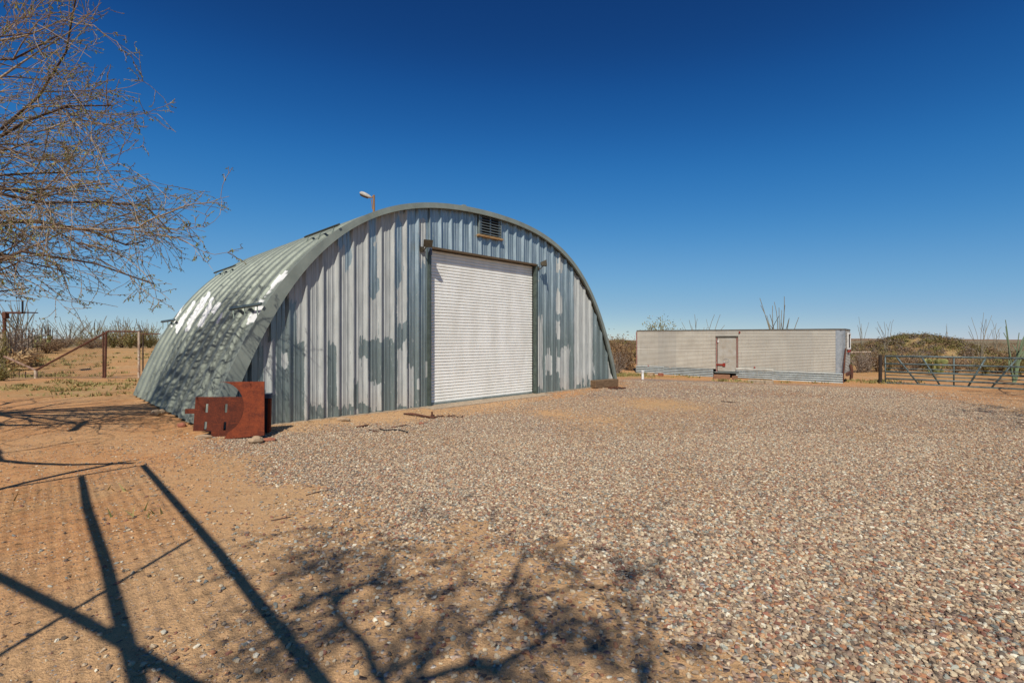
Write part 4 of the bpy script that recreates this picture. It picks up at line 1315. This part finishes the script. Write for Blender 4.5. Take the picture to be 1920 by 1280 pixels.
def lift(g, h=HP): return np.array([g[0] - SH[0] * h, g[1] - SH[1] * h, h])


gA0, gA1 = hit(268, 872)[:2], hit(590, 1279)[:2]; gB0, gB1 = hit(152, 893)[:2], hit(250, 1243)[:2]
gE0, gE1 = hit(264, 871)[:2], hit(2, 915)[:2]
A0, A1 = lift(gA0), lift(gA0 + (gA1 - gA0) * 1.6); B0, B1 = lift(gB0), lift(gB0 + (gB1 - gB0) * 1.7)
E0, E1 = lift(gE0), lift(gE0 + (gE1 - gE0) * 2.2)
prg = thing('ramada', (float(A1[0]), float(A1[1]), 0.), 'open pole ramada with wire mesh roof behind the viewpoint', 'ramada')
MB().tube([A0, (A0 * .6 + A1 * .4) + [.03, .02, 0], A1], [.03, .033, .036], 10).build('beam', M['bark'], prg)
MB().tube([B0, (B0 * .8 + B1 * .2) + [-.03, .0, 0], B0 * .6 + B1 * .4, B1], [.028, .034, .034, .038], 10).build('beam', M['bark'], prg)
MB().tube([E0 - [0, 0, .07], E1 - [0, 0, .07]], .022, 10).build('beam', M['bark'], prg)
MB().tube([lift(hit(*p)[:2], HP) for p in ((263, 861), (225, 867), (190, 874), (120, 888), (50, 904), (0, 917), (-160, 962))], [.006, .028, .045, .042, .04, .04, .045], 10).build('beam', M['bark'], prg)
c0, c1 = lift(hit(356, 1012)[:2], 2.45), lift(hit(26, 1212)[:2], 2.45); MB().tube([c0, c1 + (c1 - c0) * .4], .016, 8).build('purlin', M['rustpipe'], prg)
d0, d1 = lift(hit(2, 1092)[:2], 2.5), lift(hit(335, 1279)[:2], 2.5); MB().tube([d0 - (d1 - d0) * .8, (d0 + d1) / 2 + [.02, .03, 0], d1 + (d1 - d0) * .8], .030, 10).build('brace', M['bark'], prg)
for e in (A1, B1, E1):
    MB().tube([[e[0], e[1], -.1], [e[0], e[1], HP]], .06, 10).build('post', M['bark'], prg)
ms = MB()
la = (A1 - A0); le = (E1 - E0)
for k in range(0, 46):
    s = k / 45; a = A0 + la * s * .8; ms.tube([a + [0, 0, .03], a + le * .95 + [0, 0, .03]], .003, 3, False)
for k in range(0, 30):
    s = k / 29; a = E0 + le * s * .95; ms.tube([a + [0, 0, .036], a + la * .8 + [0, 0, .036]], .003, 3, False)
ms.build('wire_mesh', M['wire'], prg)


# bushes
def bush_mesh(name, mat, n=420, seed=0, leaf=.05, h=1.0, open_=.35, stems=14):
    rg = np.random.default_rng(seed); mb = MB()
    for _ in range(stems):
        a = rg.uniform(0, 6.28); s = rg.uniform(.1, .75); tip = np.array([math.cos(a) * s, math.sin(a) * s, h * rg.uniform(.6, 1.02) * (1 - .3 * s)])
        mb.tube([(0, 0, -.05), tip * [.35, .35, .5] + rg.normal(size=3) * .03, tip], [.018, .012, .006], 3, False)
        m = n // stems
        for _k in range(m):
            t = rg.uniform(.3, 1.05); c = tip * [t ** 1.3, t ** 1.3, t] + rg.normal(size=3) * (.06 + open_ * .22)
            c[2] = max(c[2], .03)
            d1_ = rg.normal(size=3); d1_ /= np.linalg.norm(d1_); d2_ = np.cross(d1_, rg.normal(size=3)); d2_ /= np.linalg.norm(d2_)
            l = leaf * rg.uniform(.6, 1.5)
            mb.add([c, c + d1_ * l + d2_ * l * .35, c + d1_ * 2 * l, c + d1_ * l - d2_ * l * .35], [(0, 1, 2, 3)])
    me = bpy.data.meshes.new(name); me.from_pydata(mb.v, [], mb.f); me.update(); me.materials.append(mat)
    return me


BM = {'olive': [bush_mesh('bush_olive', M['scrub'], 1500, s, .03, 1., .22) for s in (1, 2, 3)], 'brown': [bush_mesh('bush_brown', M['scrubbrown'], 1400, s, .03, 1., .22, 18) for s in (4, 5)],
      'grey': [bush_mesh('bush_grey', M['scrubgrey'], 1100, s, .028, 1., .3, 26) for s in (6, 7)], 'dry': [bush_mesh('bush_dry', M['drygrass'], 420, s, .07, .8, .3, 26) for s in (8, 9)]}


def put_bush(kind, px, Yd, hgt, wid, label, group='desert bushes', name='desert_bush', cat='bush', py=None):
    X_ = (px - CX) / F * Yd
    o = bpy.data.objects.new(name, R.choice(BM[kind])); COL.objects.link(o)
    o.location = (X_, Yd, gz1(X_, Yd) - .03); o.rotation_euler = (0, 0, R.uniform(0, 6.28)); o.scale = (wid, wid, hgt)
    return tag(o, label, cat, group)


ORDN = ['first', 'second', 'third', 'fourth', 'fifth', 'sixth', 'seventh', 'eighth', 'ninth', 'tenth', 'eleventh', 'twelfth']
put_bush('olive', 2, 20.6, 2.2, .55, 'green leafy bush climbing the far left post of the hoop')
put_bush('olive', 1, 18.5, .75, 1.0, 'dark low bush at the left edge below the basketball hoop')
for i, (k, x, Yd, h, w, lb) in enumerate([
    ('dry', 18, 24, 1.2, 1.6, 'pale dry bush at the foot of the nearest wire fence post'), ('dry', 40, 26, 1.15, 1.3, 'pale dry bush between the third wire fence post and the hoop'),
    ('grey', 22, 31, 2.2, 2.2, 'tall grey twiggy bush behind the nearest wire fence posts'), ('grey', 45, 33, 2.1, 2.0, 'grey twiggy bush behind the middle wire fence posts'),
    ('brown', 57, 26, .95, 1.0, 'dark brown low bush in front of the fifth wire fence post'), ('olive', 69, 27, .55, .8, 'small dark olive bush right of the dark brown low bush'),
    ('brown', 88, 34, .95, 1.8, 'dark purple brown bush under the middle wire fence posts'), ('brown', 106, 36, .95, 1.6, 'dark brown bush at the end of the wire fence'),
    ('grey', 122, 44, 1.35, 2.0, 'grey brown bush just right of the last wire fence post'), ('olive', 150, 52, 1.5, 2.4, 'olive bush on the horizon beneath the sloping rail'),
    ('brown', 172, 40, .95, 2.2, 'brown bush behind the sloping rail next to the rusty pipe post'), ('grey', 186, 44, 1.3, 2.2, 'grey bush directly behind the rusty pipe post'),
    ('olive', 212, 44, 1.9, 2.2, 'tall olive bush framed under the left part of the top rail'), ('brown', 228, 46, 2.0, 2.2, 'brown bush in the middle of the rail opening'), ('olive', 244, 43, 1.9, 1.9, 'olive bush framed under the right part of the top rail'),
    ('brown', 262, 44, 1.9, 2.2, 'brown bush behind the flaking white fence post'), ('olive', 280, 44, 1.8, 2.0, 'olive bush half hidden by the back end of the vault')]):
    put_bush(k, x, Yd, h, w, lb)
for i, (k, x, Yd, h, w, lb) in enumerate([
    ('grey', 1157, 28.5, 1.5, 1.3, 'grey brown bush beside the right foot of the arch'), ('brown', 1180, 30.5, 1.9, 1.5, 'dark brown bush against the left end of the trailer'), ('brown', 1163, 31.5, 2.3, 1.9, 'tall brown bush behind the grey bush by the arch'),
    ('olive', 1236, 35.5, 3.1, 2.2, 'green bush top showing above the left part of the trailer roof'),
    ('grey', 1611, 30.5, 1.5, 1.3, 'grey bush right against the trailer end'), ('grey', 1628, 31, 1.55, 1.4, 'grey bush between the trailer and the gate post'), ('brown', 1646, 31, 1.6, 1.5, 'brown bush behind the gate post'), ('olive', 1664, 31.5, 1.6, 1.6, 'olive bush behind the left end of the gate'),
    ('brown', 1690, 30, 1.3, 1.5, 'brown bush behind the first gate brace'), ('grey', 1715, 32, 1.5, 1.5, 'grey bush behind the second gate brace'), ('olive', 1742, 31.5, 1.2, 1.5, 'olive bush left of the prickly pear behind the gate'),
    ('brown', 1792, 30, 1.25, 1.5, 'brown bush behind the middle upright of the gate'), ('grey', 1822, 31, 1.35, 1.6, 'grey bush right of the gate middle upright'), ('olive', 1850, 29.5, 1.1, 1.5, 'olive bush behind the third gate brace'),
    ('brown', 1876, 30, 1.3, 1.6, 'brown bush left of the green ocotillo'), ('olive', 1908, 28, 1.2, 1.5, 'olive bush below the green ocotillo at the right edge')]):
    put_bush(k, x, Yd, h, w, lb)


# mass of scrub on the mounds and the horizon
def scrub_mass(name, pts, mat, label, seed, per=170, leaf=.038):
    rg = np.random.default_rng(seed); V = []; Fc = []
    for x, y, s in pts:
        z = gz1(x, y)
        n = per
        c = rg.normal(size=(n, 3)) * [s * .5, s * .5, s * .3] + [x, y, z + s * .38]
        d1_ = rg.normal(size=(n, 3)); d1_ /= np.linalg.norm(d1_, axis=1)[:, None]; d2_ = np.cross(d1_, rg.normal(size=(n, 3))); d2_ /= np.linalg.norm(d2_, axis=1)[:, None]
        l = (leaf * rg.uniform(.6, 1.7, n) * (1 + y / 90))[:, None]
        V.append(np.stack([c, c + d1_ * l + d2_ * l * .4, c + d1_ * 2 * l, c + d1_ * l - d2_ * l * .4], 1).reshape(-1, 3))
    V = np.concatenate(V); k = len(V) // 4
    me = bpy.data.meshes.new(name); me.vertices.add(len(V)); me.vertices.foreach_set('co', V.astype(np.float32).ravel())
    me.loops.add(4 * k); me.loops.foreach_set('vertex_index', np.arange(4 * k, dtype=np.int32)); me.polygons.add(k); me.polygons.foreach_set('loop_start', np.arange(0, 4 * k, 4, dtype=np.int32))
    me.update(calc_edges=True); me.materials.append(mat)
    o = bpy.data.objects.new(name, me); COL.objects.link(o)
    return tag(o, label, 'scrub', kind='stuff')


rg = np.random.default_rng(5)
for mat, lb, sd, nn in (('scrub', 'mass of olive scrub covering the mounds behind the gate', 1, 620), ('scrubbrown', 'mass of brown scrub covering the mounds behind the gate', 2, 620), ('scrubgrey', 'mass of grey twiggy scrub on the mounds behind the gate', 3, 300)):
    pts = []
    while len(pts) < nn:
        if rg.uniform() < .25: Yd = rg.uniform(33, 75); px_ = rg.uniform(1590, 2080) if rg.uniform() < .7 else rg.uniform(1130, 1240); X_ = (px_ - CX) / F * Yd
        else:
            m_ = [(38, 46, 5.5, 6), (44.5, 47, 5, 5.5), (42, 62, 7, 6), (8.3, 39, 4, 5), (33, 49, 5, 5), (38, 44, 6, 4)][rg.integers(6)]
            X_, Yd = m_[0] + rg.normal() * m_[2] * .75, m_[1] + rg.normal() * m_[3] * .75
        pts.append((X_, Yd, rg.uniform(.2, .5)))
    scrub_mass('mound_scrub', pts, M[mat], lb, sd)
for mat, lb, sd, nn in (('scrub', 'band of olive scrub along the left horizon', 11, 200), ('scrubbrown', 'band of brown scrub along the left horizon', 12, 200)):
    pts = [((rg.uniform(-160, 330) - CX) / F * Yd, Yd, rg.uniform(.5, 1.1)) for Yd in rg.uniform(44, 130, nn)]
    scrub_mass('horizon_scrub', pts, M[mat], lb, sd, 140, .038)
pts = []
for Yd in rg.uniform(60, 240, 900):
    pts.append(((rg.uniform(1050, 2300) - CX) / F * Yd, Yd, rg.uniform(.8, 1.7)))
scrub_mass('far_scrub', pts, M['scrubbrown'], 'low far scrub on the plain behind the building and trailer', 21, 90, .035)


# ocotillos
def ocotillo(px, Yd, hgt, n, spread, label, mat='ocotillo', seed=0, r=.022, curl=.15):
    rg = np.random.default_rng(seed); X_ = (px - CX) / F * Yd; z = gz1(X_, Yd); mb = MB()
    for i in range(n):
        a = rg.uniform(0, 6.28); s = spread * rg.uniform(.25, 1.); h = hgt * rg.uniform(.68, 1.02)
        pts = []; off = rg.normal(size=2) * .07
        for t in np.linspace(0, 1, 8):
            q = t ** (1 + curl * 2) if curl > 0 else t
            pts.append((X_ + math.cos(a) * s * hgt * (.35 * t + .65 * q) + off[0] * math.sin(t * 7 + i), Yd + math.sin(a) * s * hgt * (.35 * t + .65 * q), z - .05 + h * (t - .12 * s * t * t) + off[1] * math.sin(t * 9)))
        mb.tube(pts, np.linspace(r * 1.25, r * .6, 8), 4, False)
        if rg.uniform() < .35:
            k = rg.integers(4, 6); p = np.array(pts[k]); d = np.array([rg.normal() * .3, rg.normal() * .3, .7]) * hgt * .28
            mb.tube([p, p + d * .5 + rg.normal(size=3) * .03, p + d], [r * .8, r * .7, r * .5], 4, False)
    o = mb.build('ocotillo', M[mat], origin=(X_, Yd, z), smooth=True)
    return tag(o, label, 'ocotillo', 'ocotillos around the yard')


for i, (x, Yd, h, n, s, lb) in enumerate([
    (28, 34, 3.9, 16, .42, 'tall many stemmed ocotillo rising behind the basketball hoop'), (48, 37, 4.0, 14, .5, 'ocotillo with wide leaning stems right of the basketball rim'), (72, 52, 3.0, 14, .4, 'hazy ocotillo behind the middle of the wire fence'), (95, 56, 3.2, 14, .4, 'small far ocotillo above the end of the wire fence'),
    (128, 46, 3.1, 16, .75, 'wide arching ocotillo between the wire fence and the rusty pipe post'), (152, 60, 3.4, 14, .5, 'far ocotillo behind the middle of the sloping rail'), (178, 48, 3.4, 16, .55, 'spreading ocotillo just left of the rusty pipe post'), (205, 60, 3.3, 14, .4, 'ocotillo behind the left end of the top rail'),
    (228, 50, 3.5, 14, .4, 'ocotillo rising over the middle of the top rail'), (246, 62, 3.4, 12, .4, 'faint ocotillo over the right part of the top rail'), (270, 52, 3.2, 14, .4, 'ocotillo between the flaking white post and the vault'), (285, 60, 3.2, 12, .35, 'ocotillo touching the outline of the back of the vault'),
    (14, 44, 3.2, 12, .45, 'ocotillo at the left edge behind the hoop pole')]):
    ocotillo(x, Yd, h, n, s, lb, seed=i + 30, r=.033)
ocotillo(1312, 35, 3.9, 14, .42, 'sparse ocotillo behind the trailer roof above the side door', seed=60, r=.022)
ocotillo(1462, 31, 4.9, 13, .27, 'tall bare ocotillo rising behind the right half of the trailer', seed=61, r=.03)
ocotillo(1662, 44, 3.2, 6, .25, 'thin ocotillo on the slope left of the round mound', seed=62)
ocotillo(1617, 48, 3.3, 5, .22, 'thin ocotillo just right of the trailer end', seed=63)
ocotillo(1838, 38, 3.9, 8, .34, 'branching ocotillo on the right shoulder of the round mound', seed=64)
ocotillo(1868, 42, 3.0, 5, .25, 'small ocotillo between the branching one and the green one', seed=65)
ocotillo(1900, 24, 3.2, 12, .24, 'thick green stemmed ocotillo behind the right end of the gate', 'ocogreen', 66, .034)
ocotillo(1777, 50, 3.5, 3, .1, 'lone thin ocotillo stem on the crest of the round mound', seed=67)


# prickly pears
def pear(px, Yd, s, label, seed):
    rg = np.random.default_rng(seed); X_ = (px - CX) / F * Yd; z = gz1(X_, Yd); mb = MB()
    c = np.array([X_, Yd, z])
    for i in range(9):
        a = rg.uniform(0, 6.28); b = c + [math.cos(a) * s * .35, math.sin(a) * s * .35, s * .14]
        for lv in range(3):
            d = np.array([math.cos(a) * rg.uniform(.1, .6), math.sin(a) * rg.uniform(.1, .6), 1.]); d /= np.linalg.norm(d); sd_v = unit(np.cross(d, rdir())); nn_ = np.cross(d, sd_v)
            R_ = s * .17
            rows = [b + d * R_ * (1 + 1.15 * math.cos(t)) * 1. for t in np.linspace(math.pi, 0, 7)]
            P = []
            for t in np.linspace(0, math.pi, 7):
                ring = []
                for p in np.linspace(0, 2 * math.pi, 11):
                    ring.append(b + d * R_ * 1.2 * (1 - math.cos(t)) + sd_v * R_ * math.sin(t) * math.cos(p) + nn_ * R_ * .2 * math.sin(t) * math.sin(p))
                P.append(ring)
            mb.grid(np.array(P)); b = b + d * R_ * 2.2; a += rg.uniform(-.7, .7)
    o = mb.build('prickly_pear', M['pear'], origin=(X_, Yd, z), smooth=True)
    return tag(o, label, 'cactus', 'prickly pear cacti')


pear(1755, 28.5, .8, 'yellow green prickly pear clump behind the second gate brace', 1)
pear(1888, 30, .75, 'pale prickly pear clump left of the green ocotillo', 2)
pear(76, 38, .9, 'small yellow green prickly pear by the wire fence', 3)

# dry twig litter on the sand
lt = MB(); n_l = 5200; rg = np.random.default_rng(33)
yl = np.sqrt(rg.uniform(1.9 ** 2, 9 ** 2, n_l)); xl = rg.uniform(-1.12, .75, n_l) * yl
kp = (fbm(xl * 1.2, yl * 1.2, 111) > .42) & (gravel_mask(xl, yl) < .75)
xl, yl = xl[kp], yl[kp]; zl = gz(xl, yl) + .006; al = rg.uniform(0, 6.28, len(xl)); ll = rg.uniform(.012, .06, len(xl)) ** 1.0; wl = rg.uniform(.0012, .0028, len(xl))
dx_, dy_ = np.cos(al), np.sin(al)
P0 = np.stack([xl - dy_ * wl, yl + dx_ * wl, zl - .004], -1); P1 = np.stack([xl + dy_ * wl, yl - dx_ * wl, zl - .004], -1); P2 = np.stack([xl + dx_ * ll, yl + dy_ * ll, zl + rg.uniform(0, .008, len(xl))], -1); P3 = np.stack([xl + dx_ * ll * .5, yl + dy_ * ll * .5, zl + .006], -1)
lt.add(np.stack([P0, P1, P2, P3], 1).reshape(-1, 3), [f_ for i in range(len(xl)) for f_ in ((4 * i, 4 * i + 1, 4 * i + 3), (4 * i + 1, 4 * i + 2, 4 * i + 3), (4 * i, 4 * i + 3, 4 * i + 2))])
M['litter'] = mat_leaf('dry_litter', (186, 158, 112), (88, 70, 54))
tag(lt.build('twig_litter', M['litter'], origin=(0, 0, 0)), 'dry twig and straw litter strewn over the sand', 'litter', kind='stuff')

# grass
gb = MB(); rg = np.random.default_rng(9)
V = []; 
for c, rx, ry, s in GRASS:
    n = int(750 * s * min(rx * ry, 8) ** .5)
    cl = rg.normal(size=(max(n // 14, 1), 2)) * [rx * .6, ry * .6]
    for k in range(n):
        q = cl[rg.integers(len(cl))] + rg.normal(size=2) * .1
        x, y = c[0] + q[0], c[1] + q[1]
        if fbm(np.array([x * .9]), np.array([y * 1.6]), 91)[0] < .5: continue
        du = (x - D0[0]) * DU[0] + (y - D0[1]) * DU[1]; dw = (x - D0[0]) * DW[0] + (y - D0[1]) * DW[1]
        if -4.7 < du < 8 and -.2 < dw < 8: continue
        V.append((x, y))
V = np.array(V); zz = gz(V[:, 0], V[:, 1])
h = rg.uniform(.03, .11, len(V)) * (1 + .4 * (V[:, 1] > 18)); w_ = rg.uniform(.006, .014, len(V)) * (1 + V[:, 1] / 14); a = rg.uniform(0, 6.28, len(V)); tl = rg.normal(size=(len(V), 2)) * .05
p0 = np.stack([V[:, 0] - np.cos(a) * w_, V[:, 1] - np.sin(a) * w_, zz], -1); p1_ = np.stack([V[:, 0] + np.cos(a) * w_, V[:, 1] + np.sin(a) * w_, zz], -1); p2_ = np.stack([V[:, 0] + tl[:, 0], V[:, 1] + tl[:, 1], zz + h], -1)
VV = np.stack([p0, p1_, p2_], 1).reshape(-1, 3); k = len(V)
gb.add(VV, [(3 * i, 3 * i + 1, 3 * i + 2) for i in range(k)])
tag(gb.build('grass', M['greengrass'], origin=(0, 0, 0)), 'sparse green and straw grass on the dirt', 'grass', kind='stuff')

# far low hills along the horizon
mb = MB()
for cx_, Yd, wd, hh, sd_v in ((-1900, 2100, 1500, 14, 1), (1500, 2200, 1600, 16, 2), (0, 2300, 2000, 12, 3)):
    xs_ = np.linspace(-wd, wd, 60); prof_h = hh * (fbm(xs_ * .004 + sd_v * 9, xs_ * 0, sd_v, 4)) * np.cos(xs_ / wd * 1.5) ** .6
    P = np.array([[(cx_ + x, Yd + dy, -1 + max(h_ * f_, 0) + .2) for x, h_ in zip(xs_, prof_h)] for dy, f_ in ((-200, 0), (-90, .7), (0, 1), (120, .6), (220, 0))]); mb.grid(P)
tag(mb.build('far_hills', M['scrubbrown'], smooth=True, origin=(0, 2000, 0)), kind='structure')

# ------------------------------------------------------------------ light, sky, camera
w = bpy.data.worlds.new('World'); scene.world = w; w.use_nodes = True
nt = w.node_tree; bg = nt.nodes['Background']
sky = nt.nodes.new('ShaderNodeTexSky'); sky.sky_type = 'NISHITA'; sky.sun_disc = False
sky.sun_elevation = SUN_EL; sky.sun_rotation = math.pi + SUN_AZ
sky.altitude = 3000; sky.air_density = 1.0; sky.dust_density = 0; sky.ozone_density = 6.0
def vscale(sock, k):
    n = nt.nodes.new('ShaderNodeVectorMath'); n.operation = 'SCALE'; n.inputs['Scale'].default_value = k; nt.links.new(sock, n.inputs[0]); return n.outputs[0]
cv = nt.nodes.new('ShaderNodeRGBCurve')
for ch, pts in enumerate(([(0, 0), (.049, .006), (.068, .012), (.102, .035), (.209, .145), (.409, .30), (1, .72)], [(0, 0), (.098, .045), (.134, .095), (.2, .19), (.393, .365), (.662, .50), (1, .72)], [(0, 0), (.22, .18), (.295, .32), (.422, .49), (.709, .635), (.921, .66), (1, .68)])):
    c = cv.mapping.curves[ch]
    c.points[0].location = pts[0]; c.points[-1].location = pts[-1]
    for p in pts[1:-1]: c.points.new(*p)
cv.mapping.update()
nt.links.new(vscale(sky.outputs[0], .1), cv.inputs['Color']); nt.links.new(vscale(cv.outputs[0], 10.), bg.inputs[0]); bg.inputs[1].default_value = .1
sl_ = bpy.data.lights.new('sun', 'SUN'); sl_.energy = 5.0; sl_.angle = math.radians(.53); sl_.color = (1, .95, .87)
so = bpy.data.objects.new('sun', sl_); COL.objects.link(so)
so.rotation_euler = Vector(tuple(TO_SUN)).to_track_quat('Z', 'Y').to_euler(); so.location = tuple(TO_SUN * 40)
cam = bpy.data.cameras.new('camera'); co_ = bpy.data.objects.new('camera', cam); COL.objects.link(co_)
cam.sensor_width = 36; cam.lens = 36 * F / 1920; cam.shift_y = -(640 - HY) / 1920; cam.clip_end = 6000; cam.clip_start = .05
co_.location = (0, 0, CH); co_.rotation_euler = (math.pi / 2, 0, 0)
scene.camera = co_
scene.view_settings.view_transform = 'Standard'; scene.view_settings.look = 'None'; scene.view_settings.exposure = 0; scene.view_settings.gamma = 1
